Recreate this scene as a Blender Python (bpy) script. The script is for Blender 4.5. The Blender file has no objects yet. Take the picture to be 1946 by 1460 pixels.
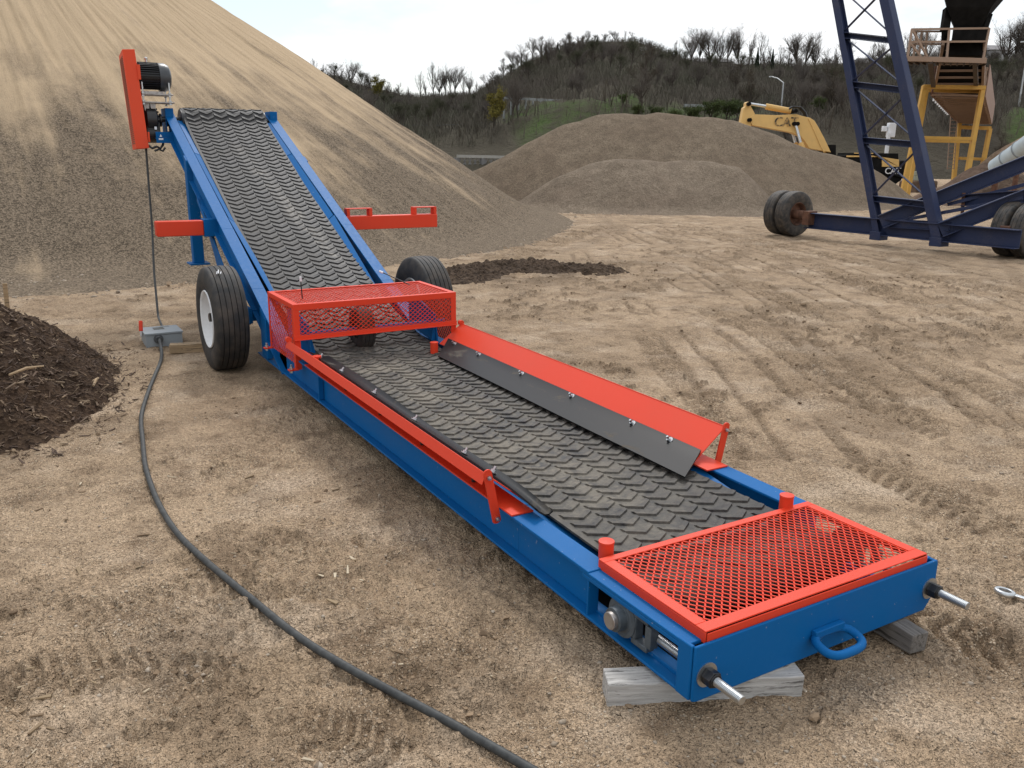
import bpy, bmesh, math, random
import numpy as np
from mathutils import Vector, Matrix
R = math.radians
rng = np.random.default_rng(7)
random.seed(7)
S = bpy.context.scene
C = S.collection
# ------------------------------------------------------------------ camera
CAM = np.array([-2.4496, -1.8345, 1.8732]); FPX = 1621.2
def basis(yaw, pitch, roll):
    cy, sy, cp, sp, cr, sr = math.cos(yaw), math.sin(yaw), math.cos(pitch), math.sin(pitch), math.cos(roll), math.sin(roll)
    f = np.array([-sy*cp, cy*cp, sp]); r = np.array([cy, sy, 0]); u = np.cross(r, f)
    return cr*r+sr*u, -sr*r+cr*u, f
CR, CU, CF = basis(R(-30.609), R(-15.195), R(.680))
def at(px, py, t):
    "world point t metres deep along the sight line of a photo point"
    d = CF + CR*(px-973)/FPX - CU*(py-730)/FPX
    return CAM + t*d
def onz(px, py, z=0.0):
    d = CF + CR*(px-973)/FPX - CU*(py-730)/FPX
    return CAM + d*(z-CAM[2])/d[2]
cam_d = bpy.data.cameras.new('camera'); cam = bpy.data.objects.new('camera', cam_d); C.objects.link(cam)
cam_d.sensor_fit = 'HORIZONTAL'; cam_d.sensor_width = 36; cam_d.lens = FPX/1946*36
cam_d.clip_start = .05; cam_d.clip_end = 3000
cam.matrix_world = Matrix(((CR[0], CU[0], -CF[0], CAM[0]), (CR[1], CU[1], -CF[1], CAM[1]), (CR[2], CU[2], -CF[2], CAM[2]), (0, 0, 0, 1)))
S.camera = cam
# ------------------------------------------------------------------ sky, sun, exposure
SUN_EL, SUN_AZ = R(50), R(32)          # azimuth clockwise from +Y
W = bpy.data.worlds.new('World'); S.world = W; W.use_nodes = True
nt = W.node_tree; nt.nodes.clear()
def wn(t, **k):
    n = nt.nodes.new(t)
    for a, b in k.items(): setattr(n, a, b)
    return n
out = wn('ShaderNodeOutputWorld'); mix = wn('ShaderNodeMixShader')
bg1 = wn('ShaderNodeBackground'); bg2 = wn('ShaderNodeBackground')
sky = wn('ShaderNodeTexSky', sky_type='NISHITA', sun_disc=False, sun_elevation=SUN_EL, sun_rotation=SUN_AZ)
bg1.inputs['Strength'].default_value = .12
nt.links.new(sky.outputs[0], bg1.inputs['Color'])
tc = wn('ShaderNodeTexCoord'); mp = wn('ShaderNodeMapping'); mp.inputs['Scale'].default_value = (2.2, 2.2, 6.5); mp.inputs['Location'].default_value = (.62, .33, .2)
nz = wn('ShaderNodeTexNoise'); nz.inputs['Scale'].default_value = 1.6; nz.inputs['Detail'].default_value = 8; nz.inputs['Roughness'].default_value = .55
rp = wn('ShaderNodeValToRGB'); rp.color_ramp.elements[0].position = .42; rp.color_ramp.elements[1].position = .56
rp.color_ramp.elements[0].color = (.30, .30, .30, 1)
nt.links.new(tc.outputs['Generated'], mp.inputs[0]); nt.links.new(mp.outputs[0], nz.inputs['Vector']); nt.links.new(nz.outputs[0], rp.inputs[0])
bg2.inputs['Color'].default_value = (.97, .985, 1.0, 1); sepd = wn('ShaderNodeSeparateXYZ'); nt.links.new(tc.outputs['Generated'], sepd.inputs[0])
mr = wn('ShaderNodeMapRange'); mr.inputs['From Min'].default_value = 0; mr.inputs['From Max'].default_value = 1; mr.inputs['To Min'].default_value = .98; mr.inputs['To Max'].default_value = 1.6
nt.links.new(sepd.outputs[2], mr.inputs[0]); nt.links.new(mr.outputs[0], bg2.inputs['Strength'])   # an overcast sky is brightest overhead
nt.links.new(rp.outputs[0], mix.inputs[0]); nt.links.new(bg1.outputs[0], mix.inputs[1]); nt.links.new(bg2.outputs[0], mix.inputs[2]); nt.links.new(mix.outputs[0], out.inputs[0])
sd = bpy.data.lights.new('sun', 'SUN'); sd.energy = 1.7; sd.angle = R(14); sd.color = (1, .97, .93)
sun = bpy.data.objects.new('sun', sd); C.objects.link(sun)
sv = Vector((math.sin(SUN_AZ)*math.cos(SUN_EL), math.cos(SUN_AZ)*math.cos(SUN_EL), math.sin(SUN_EL)))
sun.rotation_euler = sv.to_track_quat('Z', 'Y').to_euler(); sun.location = sv*40
S.view_settings.view_transform = 'Standard'; S.view_settings.look = 'None'; S.view_settings.gamma = 1
S.view_settings.exposure = 0.10
S.cycles.max_bounces = 6; S.cycles.use_denoising = True
# ------------------------------------------------------------------ noise (numpy)
def vnoise(x, y, seed=0):
    xi = np.floor(x).astype(np.int64); yi = np.floor(y).astype(np.int64); fx = x-xi; fy = y-yi
    def h(a, b):
        n = (a*374761393 + b*668265263 + seed*974711) & 0xffffffff
        n = ((n ^ (n >> 13))*1274126177) & 0xffffffff
        return ((n ^ (n >> 16)) & 0xffff)/65535.0
    sx = fx*fx*(3-2*fx); sy = fy*fy*(3-2*fy)
    return (h(xi, yi)*(1-sx)+h(xi+1, yi)*sx)*(1-sy)+(h(xi, yi+1)*(1-sx)+h(xi+1, yi+1)*sx)*sy
def fbm(x, y, o=4, seed=0, g=.5):
    s = 0; a = 1; t = 0
    for i in range(o):
        s = s+a*(vnoise(x*2**i+i*17.3, y*2**i-i*9.1, seed+i)-.5); t += a; a *= g
    return s/t*2
def smooth(e0, e1, x):
    t = np.clip((x-e0)/(e1-e0), 0, 1); return t*t*(3-2*t)
# ------------------------------------------------------------------ mesh builder
class MB:
    def __init__(s): s.v = []; s.f = []
    def add(s, vs, fs):
        o = len(s.v); s.v += [tuple(map(float, p)) for p in vs]; s.f += [tuple(i+o for i in f) for f in fs]; return s
    def hexa(s, p):   # p: bottom 4 (ccw from above), top 4
        return s.add(p, [(3,2,1,0),(4,5,6,7),(0,1,5,4),(1,2,6,5),(2,3,7,6),(3,0,4,7)])
    def box(s, x0, x1, y0, y1, z0, z1):
        return s.hexa([(x0,y0,z0),(x1,y0,z0),(x1,y1,z0),(x0,y1,z0),(x0,y0,z1),(x1,y0,z1),(x1,y1,z1),(x0,y1,z1)])
    def beam(s, a, b, w, h, up=(0,0,1), off=(0,0)):
        a = Vector(a); b = Vector(b); d = (b-a).normalized(); up = Vector(up)
        x = d.cross(up); x = x.normalized() if x.length > 1e-6 else d.orthogonal().normalized(); u = x.cross(d)
        ps = []
        for q in (a, b):
            for sx, sy in ((-1,-1),(1,-1),(1,1),(-1,1)):
                ps.append(q+x*(sx*w/2+off[0])+u*(sy*h/2+off[1]))
        return s.add(ps, [(3,2,1,0),(4,5,6,7),(0,1,5,4),(1,2,6,5),(2,3,7,6),(3,0,4,7)])
    def ibeam(s, a, b, w, h, t, up=(0,0,1), chan=0):
        s.beam(a, b, w, t, up, (0, h/2-t/2)); s.beam(a, b, w, t, up, (0, -h/2+t/2))
        return s.beam(a, b, t, h-2*t-.002, up, (chan*(w/2-t/2), 0))
    def plate(s, p, t):   # planar polygon (3d points) thickened symmetrically
        P = [Vector(q) for q in p]; n = Vector((0,0,0))
        for i in range(len(P)): n += P[i].cross(P[(i+1) % len(P)])
        n.normalize(); k = len(P)
        vs = [q-n*t/2 for q in P]+[q+n*t/2 for q in P]
        return s.add(vs, [tuple(range(k-1,-1,-1)), tuple(range(k,2*k))]+[(i,(i+1)%k,k+(i+1)%k,k+i) for i in range(k)])
    def tube(s, pts, r, n=8, cap=True):
        P = [Vector(p) for p in pts]; k = len(P); rr = r if hasattr(r, '__len__') else [r]*k
        ref = None; vs = []
        for i in range(k):
            d = (P[min(i+1,k-1)]-P[max(i-1,0)]).normalized()
            if ref is None: ref = d.orthogonal().normalized()
            ref = (ref-d*ref.dot(d)); ref = ref.normalized() if ref.length > 1e-5 else d.orthogonal().normalized()
            b = d.cross(ref)
            for j in range(n):
                a = 2*math.pi*j/n; vs.append(P[i]+(ref*math.cos(a)+b*math.sin(a))*rr[i])
        fs = [(i*n+j, i*n+(j+1)%n, (i+1)*n+(j+1)%n, (i+1)*n+j) for i in range(k-1) for j in range(n)]
        if cap: fs += [tuple(range(n-1,-1,-1)), tuple((k-1)*n+j for j in range(n))]
        return s.add(vs, fs)
    def cyl(s, a, b, r, n=20, r2=None): return s.tube([a, b], [r, r if r2 is None else r2], n)
    def lathe(s, prof, c, axis, n=48):   # prof: (offset along axis, radius), closed loop if first == last
        ax = Vector(axis).normalized(); e = ax.orthogonal().normalized(); g = ax.cross(e); c = Vector(c); vs = []
        for (o, r) in prof:
            for j in range(n):
                a = 2*math.pi*j/n; vs.append(c+ax*o+(e*math.cos(a)+g*math.sin(a))*r)
        return s.add(vs, [(i*n+j, (i+1)*n+j, (i+1)*n+(j+1)%n, i*n+(j+1)%n) for i in range(len(prof)-1) for j in range(n)])
    def hexnut(s, a, b, r): return s.tube([a, b], r, 6)
WL = {}
def finish(name, verts, faces, mat, parent=None, smooth_ang=35, bevel=0, origin=None, recalc=True):
    v = np.asarray(verts, float)
    if origin is None: origin = np.array([(v[:,0].min()+v[:,0].max())/2, (v[:,1].min()+v[:,1].max())/2, v[:,2].min()])
    origin = np.asarray(origin, float)
    me = bpy.data.meshes.new(name)
    me.from_pydata([tuple(p) for p in (v-origin)], [], faces)
    if recalc:
        bm = bmesh.new(); bm.from_mesh(me); bmesh.ops.recalc_face_normals(bm, faces=bm.faces); bm.to_mesh(me); bm.free()
    me.polygons.foreach_set('use_smooth', [True]*len(me.polygons)); me.set_sharp_from_angle(angle=R(smooth_ang))
    for m in (mat if isinstance(mat, (list, tuple)) else [mat]): me.materials.append(m)
    o = bpy.data.objects.new(name, me); C.objects.link(o)
    pw = np.zeros(3)
    if parent is not None: o.parent = parent; pw = WL[parent.name]
    o.location = Vector(origin-pw); WL[o.name] = origin
    if bevel:
        b = o.modifiers.new('bevel', 'BEVEL'); b.width = bevel; b.segments = 2; b.limit_method = 'ANGLE'; b.angle_limit = R(40); b.harden_normals = False
    return o
def part(name, mb, mat, parent, bevel=0, **k): return finish(name, mb.v, mb.f, mat, parent, bevel=bevel, **k)
def tag(o, label, cat, group=None, kind=None):
    if label: o['label'] = label
    if cat: o['category'] = cat
    if group: o['group'] = group
    if kind: o['kind'] = kind
    return o
def thing(name, loc, label, cat, group=None):
    o = bpy.data.objects.new(name, None); C.objects.link(o); o.location = loc; o.empty_display_size = .2
    WL[o.name] = np.array(loc, float); return tag(o, label, cat, group)
def grid(name, X, Y, Z, mat, parent=None, kind=None, wrap=False, attrs=None, smooth_ang=180):
    n, m = X.shape; v = np.stack([X, Y, Z], -1).reshape(-1, 3)
    i, j = np.meshgrid(np.arange(n-1), np.arange(m if wrap else m-1), indexing='ij'); j2 = (j+1) % m
    q = np.stack([i*m+j, i*m+j2, (i+1)*m+j2, (i+1)*m+j], -1).reshape(-1, 4)
    return npmesh(name, v, q, mat, parent, kind, attrs)
def npmesh(name, v, q, mat, parent=None, kind=None, attrs=None, smooth=True, origin=None):
    v = np.asarray(v, float); k = q.shape[1]
    if origin is None: origin = np.array([(v[:,0].min()+v[:,0].max())/2, (v[:,1].min()+v[:,1].max())/2, v[:,2].min()])
    me = bpy.data.meshes.new(name); me.vertices.add(len(v)); me.vertices.foreach_set('co', (v-origin).astype(np.float32).ravel())
    me.loops.add(q.size); me.loops.foreach_set('vertex_index', q.astype(np.int32).ravel())
    me.polygons.add(len(q)); me.polygons.foreach_set('loop_start', np.arange(0, q.size, k, dtype=np.int32))
    if smooth: me.polygons.foreach_set('use_smooth', np.ones(len(q), bool))
    me.update(calc_edges=True); me.validate()
    if not smooth: me.polygons.foreach_set('use_smooth', np.zeros(len(q), bool))
    for an, av in (attrs or {}).items():
        a = me.attributes.new(an, 'FLOAT', 'POINT'); a.data.foreach_set('value', av.astype(np.float32).ravel())
    me.materials.append(mat)
    o = bpy.data.objects.new(name, me); C.objects.link(o); pw = np.zeros(3)
    if parent is not None: o.parent = parent; pw = WL[parent.name]
    o.location = Vector(origin-pw); WL[o.name] = np.asarray(origin, float)
    if kind: o['kind'] = kind
    return o
# ------------------------------------------------------------------ materials
class Mat:
    def __init__(s, name):
        s.m = bpy.data.materials.new(name); s.m.use_nodes = True; s.t = s.m.node_tree
        s.b = s.t.nodes['Principled BSDF']; s.geo = None
    def n(s, typ, ins=None, **k):
        x = s.t.nodes.new(typ)
        for a, b in k.items(): setattr(x, a, b)
        for a, b in (ins or {}).items(): s.put(x.inputs[a], b)
        return x
    def put(s, sock, b):
        if isinstance(b, bpy.types.NodeSocket): s.t.links.new(b, sock)
        else: sock.default_value = b
    def pos(s):
        if s.geo is None: s.geo = s.n('ShaderNodeNewGeometry')
        return s.geo.outputs['Position']
    def obj(s): return s.n('ShaderNodeTexCoord').outputs['Object']
    def noise(s, vec, scale, detail=4, rough=.5, dist=0):
        return s.n('ShaderNodeTexNoise', {'Vector': vec, 'Scale': scale, 'Detail': detail, 'Roughness': rough, 'Distortion': dist}).outputs[0]
    def ramp(s, fac, *stops):
        x = s.n('ShaderNodeValToRGB', {'Fac': fac}); e = x.color_ramp.elements
        while len(e) < len(stops): e.new(.5)
        for el, (p, c) in zip(e, stops):
            el.position = p; el.color = (c, c, c, 1) if not hasattr(c, '__len__') else (*c, 1)
        return x.outputs[0]
    def math(s, op, a, b=0.0, clamp=False):
        x = s.n('ShaderNodeMath', operation=op, use_clamp=clamp); s.put(x.inputs[0], a); s.put(x.inputs[1], b); return x.outputs[0]
    def mix(s, fac, a, b, mode='MIX'):
        x = s.n('ShaderNodeMix', data_type='RGBA', blend_type=mode)
        s.put(x.inputs[0], fac); s.put(x.inputs[6], a if isinstance(a, bpy.types.NodeSocket) else (*a, 1)); s.put(x.inputs[7], b if isinstance(b, bpy.types.NodeSocket) else (*b, 1))
        return x.outputs[2]
    def bump(s, h, dist, strength=1.0, prev=None):
        x = s.n('ShaderNodeBump', {'Height': h, 'Distance': dist, 'Strength': strength})
        if prev is not None: s.put(x.inputs['Normal'], prev)
        return x.outputs[0]
    def set(s, **k):
        for a, b in k.items():
            nm = {'col': 'Base Color', 'rough': 'Roughness', 'metal': 'Metallic', 'nor': 'Normal', 'coat': 'Coat Weight', 'crough': 'Coat Roughness', 'spec': 'Specular IOR Level', 'trans': 'Transmission Weight', 'sheen': 'Sheen Weight'}[a]
            if nm == 'Base Color' and not isinstance(b, bpy.types.NodeSocket): b = (*b, 1)
            s.put(s.b.inputs[nm], b)
        return s.m
    def scalev(s, v, sc):
        return s.n('ShaderNodeMapping', {'Vector': v, 'Scale': sc}).outputs[0]
def paint(name, col, rough=.3, dirt=.35, chip=True, dust=(.28,.22,.15), spec=.27):
    m = Mat(name); p = m.pos()
    n1 = m.noise(p, 2.3, 5); n2 = m.noise(p, 38, 4, .6)
    c = m.mix(m.math('MULTIPLY', n1, .35), col, tuple(x*.72 for x in col))
    d = m.math('MULTIPLY', m.ramp(m.math('ADD', m.math('MULTIPLY', n1, .6), m.math('MULTIPLY', n2, .4)), (.5, 0.), (.75, 1.)), dirt)
    c = m.mix(d, c, dust)
    if chip:
        ch = m.ramp(m.noise(p, 55, 2, .5), (.735, 0.), (.75, 1.)); c = m.mix(m.math('MULTIPLY', ch, .28), c, (.5, .48, .45))
    r = m.math('ADD', rough, m.math('MULTIPLY', n2, .22))
    nb = m.bump(m.noise(p, 60, 2), .0003, .3)
    return m.set(col=c, rough=r, nor=nb, spec=spec)
def metal(name, col, rough=.35, rust=0.0):
    m = Mat(name); p = m.pos(); n = m.noise(p, 25, 5, .6)
    c = m.mix(m.math('MULTIPLY', m.ramp(n, (.45, 0.), (.62, 1.)), rust), col, (.13, .055, .025))
    return m.set(col=c, rough=m.math('ADD', rough, m.math('MULTIPLY', n, .2)), metal=1.0-rust*.6)
def plain(name, col, rough=.7, var=.3, scale=12, bump=.0):
    m = Mat(name); p = m.pos(); n = m.noise(p, scale, 5, .6)
    c = m.mix(m.ramp(n, (.3, 0.), (.7, 1.)), tuple(x*(1-var) for x in col), tuple(min(1, x*(1+var)) for x in col))
    if bump: m.set(nor=m.bump(m.noise(p, scale*5, 4), bump, .8))
    return m.set(col=c, rough=rough)
BLUE = paint('blue_paint', (.003, .112, .33), .42, .05, spec=.12)
RED = paint('red_paint', (.72, .052, .018), .33, .05, False)
ORANGE = paint('orange_red_paint', (.75, .075, .025), .4, .05)
NAVY = paint('weathered_navy_paint', (.025, .036, .085), .42, .3, dust=(.16,.13,.12))
YELLOW = paint('worn_yellow_paint', (.58, .33, .07), .5, .5, dust=(.2,.12,.06))
EXYEL = paint('machine_yellow_paint', (.68, .43, .15), .42, .25, dust=(.35,.24,.13))
BROWNST = paint('brown_steel_paint', (.31, .215, .155), .6, .35, dust=(.13,.08,.05))
DARKST = plain('dark_steel_and_shade', (.011, .0105, .010), .95, .4, 3)  # near-black steel; also gives the tail sheet its painted shade
DARKST.node_tree.nodes['Principled BSDF'].inputs['Specular IOR Level'].default_value = .08
BLACK = plain('black_enamel', (.012, .012, .013), .38, .3, 20)
IRON = plain('grey_cast_iron', (.065, .08, .092), .5, .35, 30)
ZINC = metal('zinc_plated_steel', (.55, .57, .58), .3)
STEEL = metal('worn_steel', (.42, .40, .38), .35, .35)
RUST = plain('rusty_steel', (.12, .055, .032), .85, .45, 9, .004)
GREYBOX = paint('grey_enamel', (.30, .33, .35), .45, .4)
WHITE = paint('white_wheel_paint', (.78, .78, .78), .4, .18)
WHITEBOX = plain('white_enamel', (.75, .77, .8), .5, .08, 3)
CABLE = plain('dusty_cable_rubber', (.035, .037, .036), .62, .5, 30)
def tyre_mat(name, base, dust):
    m = Mat(name); p = m.pos(); n = m.noise(p, 9, 6, .65)
    return m.set(col=m.mix(m.math('MULTIPLY', m.ramp(n, (.42, 0.), (.75, 1.)), dust), base, (.17, .13, .095)), rough=.72, nor=m.bump(m.noise(p, 150, 3), .001, .5))
TYRE = tyre_mat('tyre_rubber', (.018, .018, .018), .38)
OLDTYRE = tyre_mat('old_tyre_rubber', (.03, .028, .026), .6)
def rubber_strip():
    m = Mat('skirt_rubber'); p = m.pos(); n = m.noise(m.scalev(p, (1, .6, 1)), 5.5, 7, .7, .6)
    sm = m.ramp(n, (.585, 0.), (.70, 1.))
    return m.set(col=m.mix(m.math('MULTIPLY', sm, .5), (.006, .007, .008), (.2, .17, .13)), rough=m.math('ADD', .40, m.math('MULTIPLY', sm, .4)), spec=.12)
RUBBER = rubber_strip()
def belt_mat():
    m = Mat('belt_rubber'); p = m.pos()
    sx = m.n('ShaderNodeSeparateXYZ', {0: p}); y = sx.outputs[1]; x = sx.outputs[0]
    low = m.ramp(m.math('DIVIDE', y, 10.0), (.05, .5), (.14, .85), (.40, .95), (.50, .22), (1.0, .09))
    side = m.ramp(m.math('MULTIPLY', m.math('ADD', x, .5), 1.0), (.0, .75), (.35, 1.0), (.95, .35))
    n = m.noise(p, 3.2, 8, .68, .4); n2 = m.noise(p, 26, 5, .65)
    f = m.math('ADD', m.math('MULTIPLY', n, .62), m.math('MULTIPLY', n2, .38))
    d = m.math('MULTIPLY', m.math('MULTIPLY', m.ramp(f, (.38, 0.), (.56, 1.)), low), side)
    # a chalky trail of dried sand up the middle of the slope
    tr = m.math('SUBTRACT', x, m.math('SUBTRACT', .30, m.math('MULTIPLY', m.math('SUBTRACT', y, 6.0), .13)))
    tr = m.math('MULTIPLY', m.ramp(m.math('ABSOLUTE', tr), (.03, 1.), (.11, 0.)), m.ramp(n2, (.42, 0.), (.56, 1.)))
    tr = m.math('MULTIPLY', tr, m.ramp(m.math('DIVIDE', y, 10.0), (.56, 0.), (.62, .8), (.82, .8), (.86, 0.)))
    c = m.mix(d, m.mix(m.noise(p, 60, 3), (.015, .015, .0165), (.03, .03, .032)), m.mix(n2, (.135, .12, .097), (.27, .24, .195)))
    c = m.mix(m.math('MULTIPLY', m.math('MULTIPLY', tr, m.ramp(n, (.42, .15), (.58, 1.))), .6), c, (.34, .31, .27))
    return m.set(col=c, rough=m.math('ADD', .5, m.math('MULTIPLY', d, .4)), nor=m.bump(n2, .004, .5), spec=.22)
BELT = belt_mat()
def wood(name, a, b, crack=(.03,.025,.02), sc=(4, 60, 60)):
    m = Mat(name); p = m.obj(); v = m.scalev(p, sc); n = m.noise(v, 1., 6, .65, .5)
    c = m.mix(m.ramp(n, (.3, 0.), (.7, 1.)), a, b)
    k = m.ramp(m.noise(v, .7, 8, .78), (.53, 0.), (.60, 1.))
    return m.set(col=m.mix(m.math('MULTIPLY', k, .85), c, crack), rough=.85, nor=m.bump(n, .006, .8))
GREYWOOD = wood('weathered_grey_timber', (.30, .285, .265), (.56, .54, .51))
DARKWOOD = wood('dirty_grey_timber', (.10, .09, .08), (.22, .20, .18))
TANWOOD = wood('muddy_pine_timber', (.26, .18, .10), (.42, .30, .18))
def ground_mat():
    m = Mat('sandy_ground'); p = m.pos()
    at_ = m.n('ShaderNodeAttribute', attribute_name='damp').outputs['Fac']
    big = m.noise(p, .55, 6, .6); med = m.noise(p, 3.1, 7, .68, .3); fine = m.noise(p, 60, 4, .7)
    c = m.mix(m.ramp(big, (.35, 0.), (.68, 1.)), (.545, .40, .265), (.385, .277, .178))
    c = m.mix(m.ramp(med, (.48, 0.), (.66, .85)), c, (.215, .148, .093))
    c = m.mix(m.ramp(m.noise(p, 1.3, 5, .6), (.52, 0.), (.66, .8)), c, (.62, .48, .345))
    c = m.mix(m.math('MULTIPLY', at_, .9, True), c, (.115, .076, .045))
    vor = m.n('ShaderNodeTexVoronoi', {'Vector': p, 'Scale': 170.0})
    c = m.mix(m.ramp(fine, (.36, .55), (.56, 0.)), c, (.18, .13, .085))
    st = m.n('ShaderNodeSeparateColor', {0: vor.outputs['Color']})
    patch = m.ramp(m.noise(p, 2.0, 4, .6), (.42, .12), (.62, 1.))
    c = m.mix(m.math('MULTIPLY', m.ramp(st.outputs[0], (.90, 0.), (.93, .7)), patch), c, (.62, .51, .38))
    c = m.mix(m.math('MULTIPLY', m.ramp(st.outputs[1], (.84, 0.), (.87, .6)), patch), c, (.13, .095, .07))
    g2_ = m.n('ShaderNodeTexVoronoi', {'Vector': p, 'Scale': 78.0}); s2_ = m.n('ShaderNodeSeparateColor', {0: g2_.outputs['Color']})
    c = m.mix(m.ramp(m.noise(p, 1.1, 4, .6), (.36, .35), (.6, 1.)), c, m.mix(1.0, c, m.ramp(m.math('ADD', m.math('MULTIPLY', st.outputs[2], .62), m.math('MULTIPLY', s2_.outputs[0], .38)), (.18, .66), (.5, 1.0), (.86, 1.24)), 'MULTIPLY'))
    cl = m.noise(p, 14, 5, .6); nb = m.bump(cl, .05, 1.0)
    nb = m.bump(g2_.outputs['Distance'], .010, .8, nb); nb = m.bump(vor.outputs['Distance'], .006, .8, nb)
    return m.set(col=c, rough=.95, nor=nb, spec=.15)
GROUND = ground_mat()
def pile_mat(name, sand, gravel, lowz, hiz, streak=26.0, bias=0.0):
    "loose material that has run down a slope: streaks fan out from the pile's own axis, coarser stones gather low"
    m = Mat(name); o = m.obj(); p = m.pos()
    s = m.n('ShaderNodeSeparateXYZ', {0: o}); x, y, z = s.outputs
    th = m.math('ARCTAN2', y, x); r = m.n('ShaderNodeVectorMath', {0: m.n('ShaderNodeCombineXYZ', {0: x, 1: y}).outputs[0]}, operation='LENGTH').outputs['Value']
    v = m.n('ShaderNodeCombineXYZ', {0: m.math('MULTIPLY', th, streak), 1: m.math('MULTIPLY', r, .17), 2: 0.0}).outputs[0]
    v2 = m.n('ShaderNodeCombineXYZ', {0: m.math('MULTIPLY', th, streak*3.1), 1: m.math('MULTIPLY', r, .42), 2: 3.0}).outputs[0]
    n1 = m.noise(v, 1., 5, .6, .5); n2 = m.noise(v2, 1., 6, .65, .8); iso = m.noise(p, .8, 7, .66)
    hz = m.n('ShaderNodeMapRange', {'Value': z, 'From Min': lowz, 'From Max': hiz, 'To Min': -.15, 'To Max': .15}).outputs[0]
    f = m.math('ADD', m.math('ADD', m.math('MULTIPLY', n1, .42), m.math('MULTIPLY', n2, .22)), m.math('MULTIPLY', iso, .36))
    f = m.math('ADD', m.math('ADD', f, hz), bias)
    k = m.ramp(f, (.395, 0.), (.48, .5), (.575, 1.))
    fine = m.noise(p, 55, 4, .7); vor = m.n('ShaderNodeTexVoronoi', {'Vector': p, 'Scale': 46.0}); sc = m.n('ShaderNodeSeparateColor', {0: vor.outputs['Color']})
    g = m.mix(m.ramp(sc.outputs[0], (.1, 0.), (.9, 1.)), tuple(a*.55 for a in gravel), tuple(min(1, a*1.5) for a in gravel))
    sd_ = m.mix(m.ramp(fine, (.35, 0.), (.65, 1.)), tuple(a*.85 for a in sand), tuple(min(1, a*1.08) for a in sand))
    c = m.mix(k, g, sd_)
    hstr = m.math('SUBTRACT', 1.0, m.math('MULTIPLY', k, .75))
    nb = m.bump(m.math('MULTIPLY', vor.outputs['Distance'], hstr), .018, .9); nb = m.bump(n2, .10, .5, nb)
    return m.set(col=c, rough=.95, nor=nb, spec=.12)
SAND = pile_mat('sand_and_gravel', (.45, .338, .218), (.168, .130, .092), .3, 5.0, 11.0)
def gravel_mat(name, a, b, sc=16.0, tint=(.26,.17,.13)):
    m = Mat(name); p = m.pos(); vor = m.n('ShaderNodeTexVoronoi', {'Vector': p, 'Scale': sc}); s = m.n('ShaderNodeSeparateColor', {0: vor.outputs['Color']})
    big = m.noise(p, .5, 6, .6)
    c = m.mix(m.ramp(s.outputs[0], (.05, 0.), (.95, 1.)), a, b); c = m.mix(m.ramp(big, (.45, 0.), (.7, .5)), c, tint)
    c = m.mix(m.ramp(m.noise(p, 1.9, 6, .65), (.4, .4), (.62, 0.)), c, tuple(q*.6 for q in a))
    return m.set(col=c, rough=.95, spec=.1, nor=m.bump(m.noise(p, 3.0, 5, .6), .10, .45, m.bump(vor.outputs['Distance'], .02, .7)))
GRAVEL = gravel_mat('grey_brown_gravel', (.13, .098, .068), (.235, .185, .132), 30, (.15,.108,.076))
PINKGRAVEL = gravel_mat('pinkish_gravel', (.145, .112, .081), (.255, .203, .15), 26, (.18,.132,.098))
SOIL = gravel_mat('dark_soil', (.03, .02, .014), (.115, .08, .055), 30, (.08,.055,.036))
BROWNSOIL = gravel_mat('brown_soil', (.075, .05, .035), (.14, .10, .07), 9)
MULCH = gravel_mat('dark_mulch', (.024, .016, .011), (.10, .066, .042), 42, (.06,.034,.022))
# ================================================================== GROUND
def curve(pts, n=6):
    P = np.array([p[:2] for p in pts]); P = np.vstack([2*P[0]-P[1], P, 2*P[-1]-P[-2]]); o = []
    for i in range(1, len(P)-2):
        for t in np.linspace(0, 1, n, endpoint=False):
            a, b, c, d = P[i-1:i+3]; o.append(.5*(2*b+(c-a)*t+(2*a-5*b+4*c-d)*t*t+(3*b-3*c+d-a)*t**3))
    return np.array(o+[P[-2]])
def track(x, y, pts, w, pitch, depth, off=0.0, gate=.30):
    "tyre track pressed along a curve (lugged, or a plain rut when pitch is 0): height change and churn mask"
    h = np.zeros_like(x); k = np.zeros_like(x); L = 0; P = curve(pts)
    for (a, b) in zip(P[:-1], P[1:]):
        d = b-a; l = np.hypot(*d); d = d/l; nn_ = np.array([-d[1], d[0]]); a_ = a+nn_*off; m_ = w+.1
        sel = np.nonzero((x > min(a_[0], a_[0]+d[0]*l)-m_) & (x < max(a_[0], a_[0]+d[0]*l)+m_) & (y > min(a_[1], a_[1]+d[1]*l)-m_) & (y < max(a_[1], a_[1]+d[1]*l)+m_))
        if len(sel[0]):
            X, Y = x[sel], y[sel]; u = (X-a_[0])*d[0]+(Y-a_[1])*d[1]; v = -(X-a_[0])*d[1]+(Y-a_[1])*d[0]
            v = v+.05*fbm(X*2.1, Y*2.1, 2, 93)
            m = smooth(w/2+.02, w/2-.03, np.abs(v))*smooth(-.03, .01, u)*smooth(l+.03, l-.01, u)*smooth(gate, gate+.14, fbm(X*.9+3, Y*.9, 3, 91)*.5+.55)
            if pitch:
                lug = np.sin((u+L+np.abs(v)*.55)*2*np.pi/pitch+1.6*fbm(X*7, Y*7, 3, 95)); h[sel] += m*(-depth*.4+depth*np.clip(lug*2.2, -1, 1)*.7); k[sel] = np.maximum(k[sel], m*(.14+.30*(lug < -.2)))
            else: h[sel] += -m*depth; k[sel] = np.maximum(k[sel], m*.55)
        L += l
    return h, k
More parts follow.
